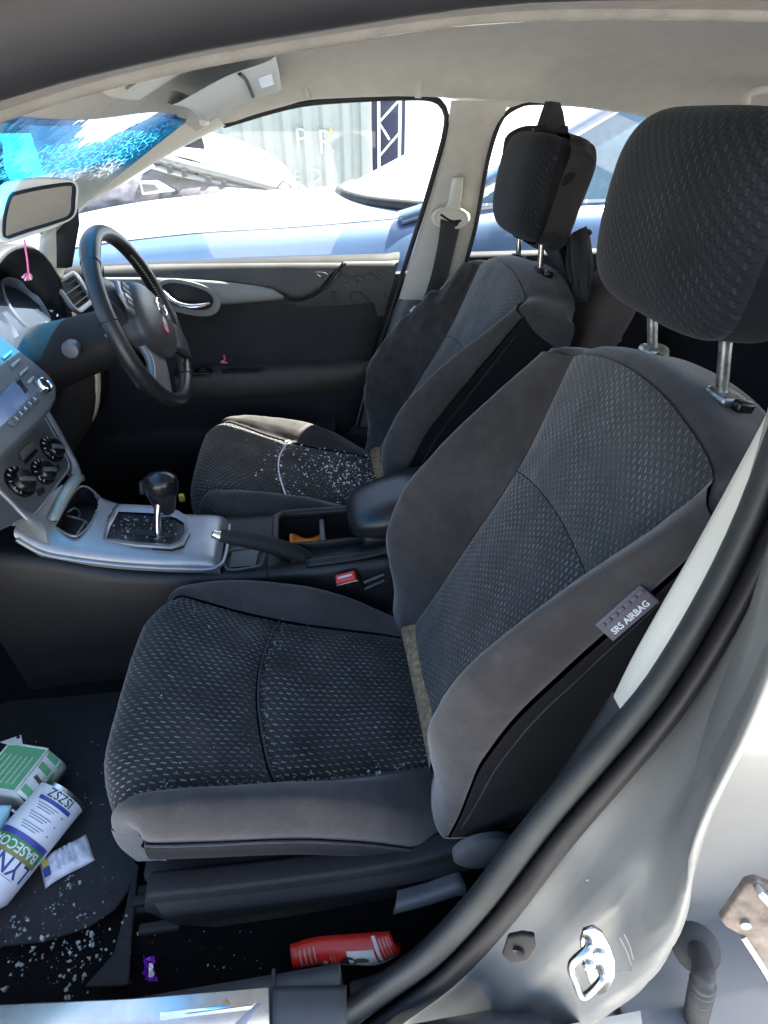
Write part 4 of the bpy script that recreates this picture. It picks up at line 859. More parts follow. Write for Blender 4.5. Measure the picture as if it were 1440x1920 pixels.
# knee bolster below the wheel
loft('knee_panel', [[(-.60, y, .86) for y in (1.02, 1.15, 1.3, 1.45, 1.57)], [(-.58, y, .78) for y in (1.02, 1.15, 1.3, 1.45, 1.57)], [(-.62, y, .62) for y in (1.02, 1.15, 1.3, 1.45, 1.57)], [(-.75, y, .5) for y in (1.02, 1.15, 1.3, 1.45, 1.57)]], M['blackpl'], dash, n=20, m=4)
# glovebox side (near passenger)
loft('glovebox', [[(-.64, y, .86) for y in (.27, .4, .55, .7, .8)], [(-.66, y, .76) for y in (.27, .4, .55, .7, .8)], [(-.74, y, .62) for y in (.27, .4, .55, .7, .8)], [(-.95, y, .5) for y in (.27, .4, .55, .7, .8)]], M['dashpl'], dash, n=20, m=4)
# radio
rn = Vector((.848, 0, .53)).normalized(); rp = Vector((-.535, .93, .918))
RP = lambda u, v, d=0: onplane(u, v, rp, rn)+rn*d
radio = prism('radio', [RP(*q) for q in ((-100, 575), (-40, 618), (0, 650), (50, 688), (82, 716), (95, 738), (94, 756), (84, 778), (66, 800), (30, 836), (0, 866), (-80, 940), (-160, 800))], rn, .022, M['radiopl'], dash, bw=.010, seg=4, back=.06)
prism('radio_screen', [RP(u, v, .022) for u, v in ((-30, 770), (8, 728), (38, 752), (36, 762), (10, 790), (-30, 826))], rn, .0012, plain('lcd_blue', (.12, .16, .26), .2), radio, bw=0)
prism('screen_block', [RP(u, v, .0232) for u, v in ((14, 729), (20, 725), (36, 746), (30, 752))], rn, .0006, M['blackgl'], radio, bw=0)
prism('preset_panel', [RP(u, v, .0222) for u, v in ((0, 797), (47, 748), (58, 763), (9, 815), (-6, 808))], rn, .0012, M['greypl'], radio, bw=.0004)
for k in range(5):
    f0, f1 = k/5+.02, (k+1)/5-.02
    a, b, c_, d_ = (Vector((3, 798)), Vector((47, 751)), Vector((55, 763)), Vector((10, 811)))
    prism('preset_button', [RP(*p, .0234) for p in (a.lerp(b, f0), a.lerp(b, f1), d_.lerp(c_, f1), d_.lerp(c_, f0))], rn, .002, M['radiopl'], radio, bw=.0006)
    m_ = (a.lerp(b, (f0+f1)/2)+d_.lerp(c_, (f0+f1)/2))/2
    text('preset_number', str(k+2), .0085, RP(m_.x, m_.y, .0256), (0, 1, 0), Vector((-.53, 0, .848)), M['paper'], radio)
for q in (((2, 699), (18, 686), (21, 690), (6, 704)), ((18, 715), (33, 702), (36, 706), (21, 719)), ((-14, 684), (2, 672), (5, 676), (-10, 689)), ((33, 729), (44, 719), (47, 723), (36, 734))):
    prism('radio_button', [RP(u, v, .022) for u, v in q], rn, .005, M['silverpl'], radio, bw=.001)
kn = lathe('volume_knob', RP(61, 739, .022), rn, [(.0145, 0), (.0145, .010), (.0125, .014), (.011, .0145), (.011, .013), (.001, .013)], M['chrome'], radio, n=28)
# climate panel
hn_ = Vector((.917, 0, .40)).normalized(); hp_ = Vector((-.532, .9, .772))
HP = lambda u, v, d=0: onplane(u, v, hp_, hn_)+hn_*d
clim = prism('climate_panel', [HP(*q) for q in ((74, 776), (92, 806), (112, 844), (124, 868), (124, 882), (106, 906), (64, 962), (20, 985), (-60, 1010), (-120, 960), (-60, 880), (0, 850))], hn_, .006, M['radiopl'], dash, bw=.002, back=.03)
tube('climate_rim', [HP(*q, .004) for q in ((74, 776), (92, 806), (112, 844), (124, 868), (124, 882), (106, 906), (64, 962), (20, 985))], .003, M['silverpl'], dash, n=8, res=40)
loft('stack_side_trim', [[HP(u, v, .008) for u, v in ((74, 772), (94, 806), (115, 846), (128, 872), (128, 892))], [HP(u, v, .010) for u, v in ((82, 770), (102, 804), (126, 848), (143, 882), (148, 900))], [HP(u, v, -.03) for u, v in ((86, 768), (106, 802), (132, 848), (152, 886), (160, 905))]], M['silverpl'], dash, n=24, m=4)
loft('stack_near_trim', [[HP(u, v, .008) for u, v in ((-60, 868), (0, 923), (40, 960), (66, 968))], [HP(u, v, .010) for u, v in ((-60, 880), (0, 936), (40, 976), (74, 990))], [at(u, v, Y=.812) for u, v in ((-60, 896), (0, 953), (40, 996), (90, 1020))]], M['silverpl'], dash, n=20, m=4)
for u, v, r_, tl in ((91, 846, .026, 0), (74, 889, .025, 1), (31, 907, .029, 0)):
    c = HP(u, v, .006)
    dl = lathe('climate_dial', c, hn_, [(r_, 0), (r_, .004), (r_*.93, .007), (r_*.86, .005), (r_*.78, .005), (r_*.74, .014), (r_*.66, .017), (.001, .018)], M['blackgl'], clim, n=36)
    box('dial_grip', c+hn_*.017, (.009, r_*1.25, .008), M['greypl'], dl, rot=Matrix((Vector((0, .6, 0))+Vector((-.4, 0, .917))*.8, (Vector((0, -.8, 0))+Vector((-.4, 0, .917))*.6), hn_)).transposed(), bw=.003)
    for k in range(9):
        q = rad(200-k*27); d = Vector((0, 1, 0))*math.cos(q)+Vector((-.4, 0, .917))*math.sin(q)
        box('dial_mark', c+d*r_*.9+hn_*.0068, (.0016, .005, .001), M['paper'], dl, rot=Matrix((d.cross(hn_), d, hn_)).transposed(), bw=0)
prism('airflow_slider', [HP(u, v, .006) for u, v in ((28, 852), (52, 828), (60, 838), (36, 868))], hn_, .003, M['greypl'], clim, bw=.001)
prism('slider_slot', [HP(u, v, .009) for u, v in ((38, 868), (60, 845), (64, 850), (42, 874))], hn_, .001, M['blackgl'], clim, bw=0)
for u, v in ((98, 883), (69, 925)):
    prism('climate_button', [HP(u+a, v+b, .006) for a, b in ((-6, -4), (5, -9), (9, 2), (-2, 9))], hn_, .004, M['blackpl'], clim, bw=.001)

# ================================================================== CENTRE CONSOLE
con = thing('centre_console', 'centre console between the seats with silver shifter surround and cup holders', 'car console', (-.1, .9, .3))
nE = [(-.548, .712), (-.540, .700), (-.509, .670), (-.416, .637), (-.33, .617), (-.286, .609), (-.248, .602), (-.228, .594), (-.218, .578)]
fE = [(-.498, .716), (-.489, .706), (-.470, .678), (-.440, .653), (-.372, .624), (-.29, .606), (-.245, .600), (-.226, .592), (-.216, .577)]
def conrow(k, dz=0, dy=0):
    return [Vector((a[0]*(1-k)+b[0]*k, .82+(.968-.82)*k+dy, (a[1]*(1-k)+b[1]*k)+dz)) for a, b in zip(nE, fE)]
st = loft('silver_surround', [conrow(-.04, -.03, 0), conrow(-.05, -.008, 0), conrow(0.02, .003), conrow(.15, .006), conrow(.5, .007), conrow(.85, .006), conrow(.98, .003), conrow(1.05, -.008), conrow(1.04, -.03)], M['silverpl'], con, n=90, m=10)
tube('surround_chrome_line', [p+Vector((0, -.010, -.016)) for p in conrow(0)[:-2]]+[Vector((-.222, .816, .584)), Vector((-.212, .84, .580)), Vector((-.210, .9, .580)), Vector((-.212, .955, .580))], .0042, M['silverpl'], con, n=8, res=70)
def inpoly(x, y, P):
    c = False
    for i in range(len(P)):
        x1, y1 = P[i][:2]; x2, y2 = P[i-1][:2]
        if (y1 > y) != (y2 > y) and x < (x2-x1)*(y-y1)/(y2-y1)+x1: c = not c
    return c
def punch(o, polys):
    bm = bmesh.new(); bm.from_mesh(o.data); og = ORG[o.name]; dl = []
    for f in bm.faces:
        c = f.calc_center_median()+og
        if any(inpoly(c.x, c.y, P) for P in polys): dl.append(f)
    bmesh.ops.delete(bm, geom=dl, context='FACES'); bm.to_mesh(o.data); bm.free()
gn = Vector((.17, 0, 1)).normalized(); gpt = Vector((-.335, .9, .626))
GP = lambda u, v, d=0: onplane(u, v, gpt, gn)+gn*d
gi = [(222, 960), (285, 963), (330, 972), (344, 982), (346, 1000), (336, 1016), (318, 1022), (260, 1018), (200, 1011), (208, 988)]
go = [(218, 949), (287, 952), (334, 961), (353, 974), (357, 1000), (345, 1024), (322, 1031), (258, 1027), (189, 1018), (200, 980)]
giP = [GP(*q) for q in gi]; goP = [GP(*q) for q in go]
an = Vector((.32, 0, .947)).normalized(); apt = Vector((-.462, .89, .664))
AP = lambda u, v, d=0: onplane(u, v, apt, an)+an*d
ai = [(150, 914), (188, 936), (184, 956), (168, 985), (146, 1006), (128, 1004), (106, 990), (104, 984)]
aiP = [AP(*q) for q in ai]
punch(st, [[p.lerp(sum(goP, Vector())/len(goP), .06) for p in goP], aiP])
gate = frame_ring('shift_gate_frame', goP, giP, gn, .007, M['silverpl'], con, lip=.004, bw=.002)
pan = prism('shift_gate', [p-gn*.012 for p in goP], gn, .010, M['blackgl'], con, bw=0, back=.02)
prism('shift_slot', [GP(u, v, -.0015) for u, v in ((236, 993), (246, 990), (322, 999), (326, 1005), (318, 1008), (240, 1000))], gn, .0008, M['rubberdk'], pan, bw=0)
for i, ch in enumerate('PRND'):
    text('gate_letter', ch, .010, GP(236+i*20, 972+i*1.5, -.001), (0, 1, 0), (-1, 0, .17), M['greyink'], pan)
ash = prism('ashtray_bin', [p-an*.045 for p in aiP], an, .002, M['blackpl'], con, bw=0)
loft('ashtray_wall', [[p+an*.001 for p in aiP], [p-an*.045 for p in aiP]], M['blackpl'], ash, n=32, m=2, closed=True)
tube('ashtray_rim', [p+an*.002 for p in aiP], .0022, M['silverpl'], ash, n=6, closed=True, res=48)
for q in (((126, 958), (160, 968), (166, 978)), ((160, 970), (140, 1000)), ((126, 952), (140, 944), (150, 952), (148, 962))):
    tube('ashtray_clip', [AP(*p, -.012) for p in q], .002, M['steelw'], ash, n=6)
loft('ashtray_lid', [[AP(92, 982, .01), AP(115, 945, .026), AP(138, 915, .026), AP(150, 902, .012)], [AP(96, 988, .014), AP(120, 950, .034), AP(142, 920, .034), AP(153, 906, .016)], [AP(106, 984, .010), AP(128, 950, .024), AP(147, 922, .024), AP(154, 910, .010)]], plain('ashtray_lid_green_grey', (.36, .40, .37), .35, metal=.2), ash, n=14, m=4, th=.006)
# black console body with rounded top edges
bxs = [-.66, -.55, -.40, -.25, -.10, .05, .15, .30, .45]
btz = [.68, .66, .60, .572, .567, .572, .575, .57, .56]
def brow(Y, dz, sc=1): return [(x, Y, z+dz) for x, z in zip(bxs, btz)]
body = loft('console_body', [[(x, .785, .30) for x in bxs], brow(.792, -.10), brow(.800, -.022), brow(.806, -.006), brow(.822, .0), brow(.88, .001), brow(.92, .001), brow(.99, .0), brow(1.004, -.006), brow(1.01, -.022), brow(1.018, -.1), [(x, 1.025, .30) for x in bxs]], M['consolepl'], con, n=90, m=7)
#loft('console_side_skirt', [[(x, .780, .53) for x in (-.75, -.55, -.3, -.1)], [(x, .776, .42) for x in (-.75, -.55, -.3, -.1)], [(x, .77, .28) for x in (-.75, -.55, -.3, -.1)]], M['dashpl'], con, n=12, m=3, th=.006)
# cup holder tray with raised rim
ch_o = [(-.118, .872), (-.105, .862), (.0, .860), (.075, .864), (.085, .90), (.085, .985), (-.10, .985), (-.118, .97)]
ch_i = [(-.104, .884), (-.095, .874), (.0, .872), (.062, .876), (.068, .90), (.068, .973), (-.094, .973), (-.104, .962)]
punch(body, [ch_o])
cr_ = frame_ring('cup_holder_rim', [(x, y, .566) for x, y in ch_o], [(x, y, .566) for x, y in ch_i], (0, 0, 1), .024, M['consolepl'], con, lip=.006, bw=.004)
loft('cup_holder_well', [[(x, y, .584) for x, y in ch_i], [(x, y, .50) for x, y in ch_i], [(-.02+(x+.02)*.9, .924+(y-.924)*.9, .495) for x, y in ch_i], [(-.02, .924, .495) for x, y in ch_i]], M['blackpl'], cr_, n=40, m=3, closed=True)
box('cup_divider', (-.012, .925, .535), (.012, .085, .07), M['greypl'], cr_, bw=.005)
box('tray_partition', (.073, .92, .585), (.010, .09, .03), M['greypl'], con, bw=.002)
# handbrake well
prism('handbrake_boot', [(x, y, .5735) for x, y in ((-.20, .822), (-.15, .822), (-.145, .866), (-.16, .872), (-.20, .868))], (0, 0, 1), .0012, M['blackgl'], con, bw=0)
tube('well_rim', [(x, y, .575) for x, y in ((-.205, .818), (-.15, .818), (-.135, .83), (-.135, .868), (-.15, .876), (-.205, .874))], .0025, M['greypl'], con, n=6, closed=True, res=40)
tube('body_joint', [(-.128, .7995, .545), (-.128, .81, .567), (-.128, .86, .569)], .0012, M['rubberdk'], con, n=5)
# storage tray shelf beside the lid and the padded lid
loft('side_shelf', [[(x, .806, z) for x, z in ((-.05, .574), (.05, .580), (.13, .595), (.20, .61))], [(x, .822, z) for x, z in ((-.05, .577), (.05, .584), (.13, .599), (.20, .615))], [(x, .834, z) for x, z in ((-.05, .572), (.05, .576), (.13, .590), (.20, .605))]], M['consolepl'], con, n=14, m=4, th=.006)
lid_c = Vector((.185, .918, .640))
def lidf(p):
    p = p.copy(); k = (p.x+.145)/.29; p.z *= (.72+.35*k); p.z += -.010*(1-k); p.y *= .90+.1*min(1, 2*k)
    return p
lid = superq('armrest_lid', lid_c, Matrix.Rotation(rad(-9), 3, 'Y'), (.145, .088, .048), .62, .5, M['vinyl'], con, nu=60, nv=30, fn=lidf); sub(lid, 1)
box('lid_latch', (.058, .90, .600), (.012, .05, .028), M['greypl'], con, bw=.004)
box('storage_box', (.20, .918, .575), (.26, .15, .06), M['consolepl'], con, bw=.012, seg=3)

# gear lever
gl = thing('gear_lever', 'black gear knob with chrome collar standing in the silver gate', 'gear lever', (-.335, .90, .60))
kb = GP(292, 1010, 0)
kt = at(300, 905, Y=.905)
tube('lever_shaft', [kb-Vector((0, 0, .02)), kb.lerp(kt, .5), kt], .0062, M['chrome'], gl, n=14, res=10)
ka = (at(301, 890, Y=.905)-at(306, 962, Y=.905)).normalized(); kc = at(306, 962, Y=.905)
lathe('chrome_collar', kc, ka, [(.010, -.014), (.016, -.004), (.0175, .006), (.0165, .012)], M['chrome'], gl, n=28)
KM = Matrix((Vector((1, 0, 0)), Vector((0, 1, 0)), ka)).transposed()
prk = pch([0, .015, .035, .058, .074, .086, .0925], [.0175, .0195, .0240, .0290, .0285, .0205, .001]); V = []
for i in range(25):
    h = .0925*i/24; r_ = prk(h)
    for k in range(28):
        q = 2*math.pi*k/28; V.append(kc+ka*(h+.004)+Vector((1, 0, 0))*(r_*1.12*math.cos(q)-.010*(h/.0925)**2+.004)+Vector((0, 1, 0))*(r_*.9*math.sin(q)))
mesh('knob', V, gridf(25, 28, True), M['blackgl'], gl)
#tube('knob_inlay', [kc+ka*.078+Vector((1, 0, 0))*(.0318*math.cos(q)-.003)+Vector((0, 1, 0))*(.0262*math.sin(q)) for q in np.linspace(math.pi*.9, math.pi*2.2, 16)], .0012, M['chrome'], gl, n=5)
box('release_button', kc+ka*.066+Vector((-.035, -.002, 0)), (.010, .014, .028), M['blackpl'], gl, rot=KM, bw=.004)
# handbrake
hb = thing('handbrake', 'black handbrake lever with silver push button beside the shifter', 'handbrake', (-.1, .845, .57))
hpts = [at(u, v, Y=.843) for u, v in ((413, 1004), (450, 1010), (500, 1020), (545, 1034), (580, 1048), (600, 1060))]
tube('brake_grip', hpts, lambda t: .0125+.005*math.sin(math.pi*min(t*1.1, 1))+(.006*max(0, t-.5)), M['blackpl'], hb, n=18, res=40)
lathe('brake_button', at(410, 1004, Y=.843), (at(400, 1001, Y=.843)-at(420, 1007, Y=.843)), [(.0105, -.008), (.0105, .0), (.009, .003), (.0085, .012), (.001, .014)], M['chrome'], hb, n=20)
loft('brake_base', [[Vector(p)+Vector((0, s_, z_)) for p in hpts[3:]] for s_, z_ in ((-.014, 0), (-.016, -.02), (-.014, -.035))], M['blackpl'], hb, n=10, m=3, th=.028, off=1)

# seat belt buckles and the driver's belt
def buckle(c, up, lab, s=1.0):
    b = thing('seat_belt_buckle', lab, 'belt buckle', c, 'front belt buckles')
    up = Vector(up).normalized(); ex = (Vector((1, 0, 0))-up*up.x).normalized(); ey = up.cross(ex); Mx = Matrix((ex, ey, up)).transposed()
    box('buckle_body', Vector(c)-up*.035*s, (.046*s, .022*s, .075*s), M['blackpl'], b, rot=Mx, bw=.005, seg=3)
    box('release_button', Vector(c)+up*.004*s-ey*.001, (.042*s, .020*s, .012*s), M['red'], b, rot=Mx, bw=.003, seg=3)
    box('button_slot', Vector(c)+up*.0105*s, (.030*s, .004*s, .0015*s), M['paper'], b, rot=Mx, bw=.0005)
    box('buckle_bezel', Vector(c)-up*.002*s-ey*.011*s, (.046*s, .002, .008*s), M['steel'], b, rot=Mx, bw=.0006)
    box('buckle_stalk', Vector(c)-up*.12*s+ex*.01, (.022, .008, .11), M['blackpl'], b, rot=Mx, bw=.003)
    return b
buckle(at(650, 1084, Y=.786), (-.35, -.35, .85), 'red seat belt buckle poking up beside the passenger seat')
buckle(at(653, 953, Y=1.045), (-.5, -.1, .8), 'red belt buckle tip peeking out next to the padded armrest lid', .9)
for k in (0, 1):
    pass
tube('buckle_bracket', [at(682, 1092, Y=.79), at(720, 1077, Y=.79)], .003, M['greypl'], con, n=6)
tube('buckle_bracket', [at(684, 1104, Y=.79), at(720, 1088, Y=.79)], .003, M['greypl'], con, n=6)
belt = thing('seat_belt', 'black driver belt webbing hanging from the pale pillar guide', 'seat belt', (.35, 1.56, 1.0))
by = 1.572
loft('pillar_guide', [[at(u, v, Y=by+d) for u, v in ((853, 333), (847, 360), (836, 388), (815, 398), (812, 415), (822, 425))] for d in (.01, -.012)]+[[at(u, v, Y=by+d) for u, v in ((868, 333), (866, 360), (862, 388), (876, 400), (876, 415), (868, 425))] for d in (-.012, .01)], M['trim'], belt, n=24, m=4)
tube('guide_slot', [at(u, v, Y=by-.014) for u, v in ((826, 402), (845, 414), (864, 414))], .005, M['blackpl'], belt, n=8, flat=.6)
tube('guide_ring', [at(u, v, Y=by-.012) for u, v in ((846, 392), (822, 394), (814, 408), (822, 422), (845, 426), (866, 424), (876, 410), (868, 396))], .0045, M['trim'], belt, n=8, closed=True, res=40)
loft('webbing', [[at(826, 410, Y=by-.014), at(822, 450, Y=by-.02), at(808, 520, Y=by-.03), at(790, 570, Y=by-.03), at(772, 600, Y=by-.03)], [at(845, 416, Y=by-.018), at(836, 455, Y=by-.022), at(815, 525, Y=by-.02), at(797, 572, Y=by-.02), at(780, 602, Y=by-.02)], [at(864, 414, Y=by-.014), at(856, 455, Y=by-.008), at(836, 530, Y=by+.0), at(805, 575, Y=by-.01), at(786, 604, Y=by-.015)]], M['webbing'], belt, n=24, m=5, th=.0012)
loft('webbing_lower', [[at(790, 575, Y=by-.03), at(755, 625, Y=by-.03), at(715, 690, Y=by-.02), at(690, 760, Y=by-.02)], [at(806, 580, Y=by-.015), at(770, 630, Y=by-.015), at(730, 695, Y=by), at(700, 765, Y=by)]], M['webbing'], belt, n=16, m=3, th=.0012)
box('belt_tongue', at(782, 588, Y=by-.04), (.045, .008, .022), M['steel'], belt, rot=Matrix.Rotation(rad(45), 3, 'Y'), bw=.003)
box('tongue_grip', at(792, 580, Y=by-.045), (.03, .012, .03), M['blackpl'], belt, rot=Matrix.Rotation(rad(45), 3, 'Y'), bw=.004)
tube('anchor_rail', [at(856, 335, Y=by+.006), at(849, 375, Y=by+.006)], .012, M['trim'], belt, n=10)

# interior mirror and the string tied to it
mn = Vector((.70, -.66, .22)).normalized(); mp_ = at(72, 395, Y=.88)
MP = lambda u, v, d=0: onplane(u, v, mp_, mn)+mn*d
mir = thing('rear_view_mirror', 'tilted rear view mirror with pale rounded housing below the windscreen band', 'mirror', MP(72, 395))
mo = [(-4, 400), (0, 352), (18, 341), (64, 333), (110, 334), (136, 338), (146, 350), (145, 372), (139, 406), (103, 426), (60, 441), (30, 451), (4, 454), (-6, 440)]
mi_ = [(10, 400), (20, 368), (34, 362), (64, 355), (105, 348), (132, 345), (139, 350), (138, 372), (133, 404), (100, 418), (60, 430), (30, 440), (12, 446), (7, 436)]
cen = Vector((70, 395))
def mrow(L, s, d): return [MP(cen.x+(u-cen.x)*s, cen.y+(v-cen.y)*s, d) for u, v in L]
loft('mirror_housing', [mrow(mi_, 1.0, .0), mrow(mo, .985, .004), mrow(mo, 1.0, -.006), mrow(mo, .98, -.018), mrow(mo, .8, -.034), mrow(mo, .3, -.042), mrow(mo, .02, -.043)], M['trim'], mir, n=48, m=4, closed=True)
tube('mirror_gasket', mrow(mi_, 1.0, .001), .0022, M['blackpl'], mir, n=6, closed=True, res=60)
prism('mirror_glass', mrow(mi_, .99, -.002), mn, .0015, M['mirror'], mir, bw=0)
tube('mirror_stem', [MP(70, 385, -.04), MP(66, 360, -.06)+Vector((-.02, .02, .03)), Vector((-.40, .93, 1.27))], .008, M['blackpl'], mir, n=10)
stg = thing('pink_string', 'short pink string with a frayed white end hanging under the mirror', 'string', MP(44, 452))
tube('strand', [MP(44, 450, .004), MP(45, 470, .006), MP(48, 490, .006), MP(50, 512, .006)], .0012, M['pink'], stg, n=6, res=20)
for k in range(9):
    a = rad(-20+k*28+random.uniform(-9, 9)); e = MP(49+10*math.cos(a), 520+7*math.sin(a), .006+random.uniform(-.004, .004))
    tube('frayed_end', [MP(50, 512, .006), e], .0011, M['paper'] if k % 2 else M['pink'], stg, n=5)

# ================================================================== REAR SEAT AND THINGS BEHIND THE DRIVER
rs = thing('rear_bench', 'dark rear bench seat in shadow behind the front seats', 'car seat', (1.1, .93, .3))
loft('bench_back', [[(1.02, y, .55) for y in (.3, .6, .93, 1.26, 1.56)], [(1.10, y, .75) for y in (.3, .6, .93, 1.26, 1.56)], [(1.2, y, .98) for y in (.3, .6, .93, 1.26, 1.56)], [(1.26, y, 1.02) for y in (.3, .6, .93, 1.26, 1.56)], [(1.34, y, 1.0) for y in (.3, .6, .93, 1.26, 1.56)], [(1.4, y, .6) for y in (.3, .6, .93, 1.26, 1.56)]], M['velour_dark'], rs, n=24, m=4)
loft('bench_cushion', [[(.56, y, .36) for y in (.3, .6, .93, 1.26, 1.56)], [(.55, y, .5) for y in (.3, .6, .93, 1.26, 1.56)], [(.62, y, .56) for y in (.3, .6, .93, 1.26, 1.56)], [(.85, y, .54) for y in (.3, .6, .93, 1.26, 1.56)], [(1.06, y, .52) for y in (.3, .6, .93, 1.26, 1.56)]], M['velour_dark'], rs, n=24, m=4)
bag = thing('cloth_bag', 'crumpled black cloth hung behind the driver headrest', 'cloth', (.60, 1.17, .85))
B = lambda u, v, X: at(u, v, X=X)
loft('hanging_folds', [[B(1098, 425, .56), B(1104, 450, .57), B(1110, 500, .575), B(1106, 545, .57), B(1098, 566, .57)], [B(1078, 436, .545), B(1080, 462, .54), B(1082, 505, .545), B(1084, 545, .55), B(1092, 566, .56)], [B(1062, 448, .58), B(1064, 470, .585), B(1068, 510, .58), B(1078, 548, .575), B(1088, 565, .575)], [B(1048, 456, .57), B(1050, 474, .56), B(1060, 505, .56), B(1074, 540, .57), B(1084, 560, .58)], [B(1020, 452, .60), B(1024, 468, .60), B(1040, 490, .6), B(1060, 520, .6), B(1080, 550, .6)]], M['cloth'], bag, n=24, m=6, th=.004)
for L in ([(1085, 440), (1075, 470), (1080, 510), (1090, 555)], [(1070, 455), (1066, 490), (1074, 530)], [(1096, 440), (1096, 480), (1094, 530), (1096, 560)]):
    tube('fold', [B(u, v, .548) for u, v in L], .006, M['cloth'], bag, n=8, res=20)
tube('bag_neck', [B(1012, 462, .585), B(1040, 458, .57), B(1075, 450, .56), B(1100, 436, .56)], .012, M['cloth'], bag, n=10, res=20, flat=.6)
strap = thing('tied_strap', 'black cloth strap tied over the driver headrest, reaching up to the roof', 'strap', (.47, 1.22, 1.28))
loft('strap_band', [[at(u, v, Y=1.24) for u, v in ((1022, 190), (1016, 206), (1008, 230), (1000, 256))], [at(u, v, Y=1.225) for u, v in ((1036, 190), (1036, 206), (1034, 230), (1034, 258))], [at(u, v, Y=1.24) for u, v in ((1050, 192), (1056, 208), (1060, 230), (1064, 256))]], M['cloth'], strap, n=16, m=5, th=.006)
tube('strap_knot', [at(u, v, Y=1.235) for u, v in ((1000, 248), (1020, 242), (1034, 248), (1062, 246))], .009, M['cloth'], strap, n=10, res=20)
loft('draped_corner', [[at(u, v, Y=1.345) for u, v in ((948, 262), (958, 250), (980, 240), (1010, 238))], [at(u, v, Y=1.325) for u, v in ((944, 284), (956, 270), (984, 256), (1014, 250))], [at(u, v, Y=1.315) for u, v in ((941, 300), (958, 292), (972, 282), (1000, 268))]], M['cloth'], strap, n=14, m=5, th=.004)
def wrapf(p):
    n_ = noise.noise(Vector((p.y*30, p.z*14, p.x*30)))+.5*noise.noise(Vector((p.y*70, p.z*40, 2)))
    return p*(1.0+.09*n_)+Vector((.004, 0, 0))
wp = superq('headrest_wrap', hcF, HmF, (.067, .132, .099), .5, .55, M['cloth'], strap, nu=50, nv=36, fn=wrapf, ur=(-.262, .262)); sub(wp, 1)
jac = thing('brown_cushion', 'brown cloth cushion lying on the rear seat behind the driver', 'cushion', at(1112, 620, Y=1.15))
superq('cushion_pad', at(1112, 608, Y=1.12), Matrix.Rotation(rad(20), 3, 'Y'), (.045, .08, .11), .6, .6, M['brown'], jac, nu=30, nv=18)
tube('cushion_edge', [at(u, v, Y=1.08) for u, v in ((1140, 560), (1150, 600), (1160, 640))], .006, M['greypl'], jac, n=8)

# small marks on the passenger seat: airbag tag and a stain
tg = fbN(.888, -1.97); tdir = (fbN(.92, -1.97)-fbN(.85, -1.97)).normalized(); tn = Vector((-.62, -.75, .25)); tn = (tn-tdir*tn.dot(tdir)).normalized(); tside = tn.cross(tdir).normalized()
tagcol = plain('tag_cloth', (.10, .09, .105), .7, var=.1)
tgc = tg+tn*.004-tside*0.0
TG = prism('airbag_tag', [tgc+tdir*a+tside*b for a, b in ((-.030, -.0115), (.030, -.0115), (.030, .0115), (-.030, .0115))], tn, .0016, tagcol, seatN, bw=.0005, back=.006)
for k in range(7): box('tag_stitch', tgc+tdir*(-.025+k*.0083)+tside*(.006)+tn*.0024, (.0065, .0045, .0012), tagcol, TG, rot=Matrix((tdir, tside, tn)).transposed(), bw=.0006)
text('tag_lettering', 'SRS AIRBAG', .0088, tgc-tside*.005+tn*.0022, -tdir if tdir.x < 0 else tdir, tside if tdir.x >= 0 else -tside, M['paper'], TG, bold=.0002)

# ================================================================== LOOSE THINGS ON THE FLOOR
fm = prism('floor_mat', [at(u, v, Z=.286) for u, v in ((-420, 1180), (120, 1180), (255, 1330), (262, 1560), (254, 1640), (243, 1672), (218, 1706), (165, 1742), (85, 1768), (-40, 1782), (-420, 1800))], (0, 0, 1), .007, M['mat'], None, bw=.004, seg=3, origin=at(0, 1600, Z=.286))
tag(fm, 'black rubber floor mat with a rounded corner below the passenger seat', 'floor mat')
mt2 = prism('sill_kick_strip', [at(u, v, Z=.290) for u, v in ((254, 1618), (262, 1625), (248, 1760), (243, 1848), (232, 1850), (160, 1852), (215, 1790), (238, 1700))], (0, 0, 1), .006, M['mat'], car, bw=.002)
for u, v, du in ((285, 1686, 26), (300, 1738, 40)):
    box('rail_bracket', at(u, v, Z=.32), (.06, .015, .012), M['blackpl'], car, bw=.003)

can = thing('cartridge_can', 'white cylindrical can with green BASECOAT band lying on the floor mat', 'can', at(60, 1580, Z=.29))
CA, CB = at(118, 1492, Z=.338), at(-30, 1668, Z=.338); ax_ = (CB-CA).normalized(); CL = (CB-CA).length; cr0 = .043
cup = Vector((0, 0, 1))-ax_*ax_.z; cup.normalize(); cs = ax_.cross(cup)
lathe('can_body', CA, ax_, [(cr0-.012, .006), (cr0-.005, .006), (cr0-.002, .0), (cr0+.001, .001), (cr0+.001, .005), (cr0, .007), (cr0, CL), (cr0-.004, CL+.006), (cr0-.02, CL+.03)], M['paper'], can, n=48)
lathe('can_rim', CA, ax_, [(cr0-.003, -.001), (cr0+.0015, -.002), (cr0+.0015, .004), (cr0-.001, .006)], M['steel'], can, n=48, caps=False)
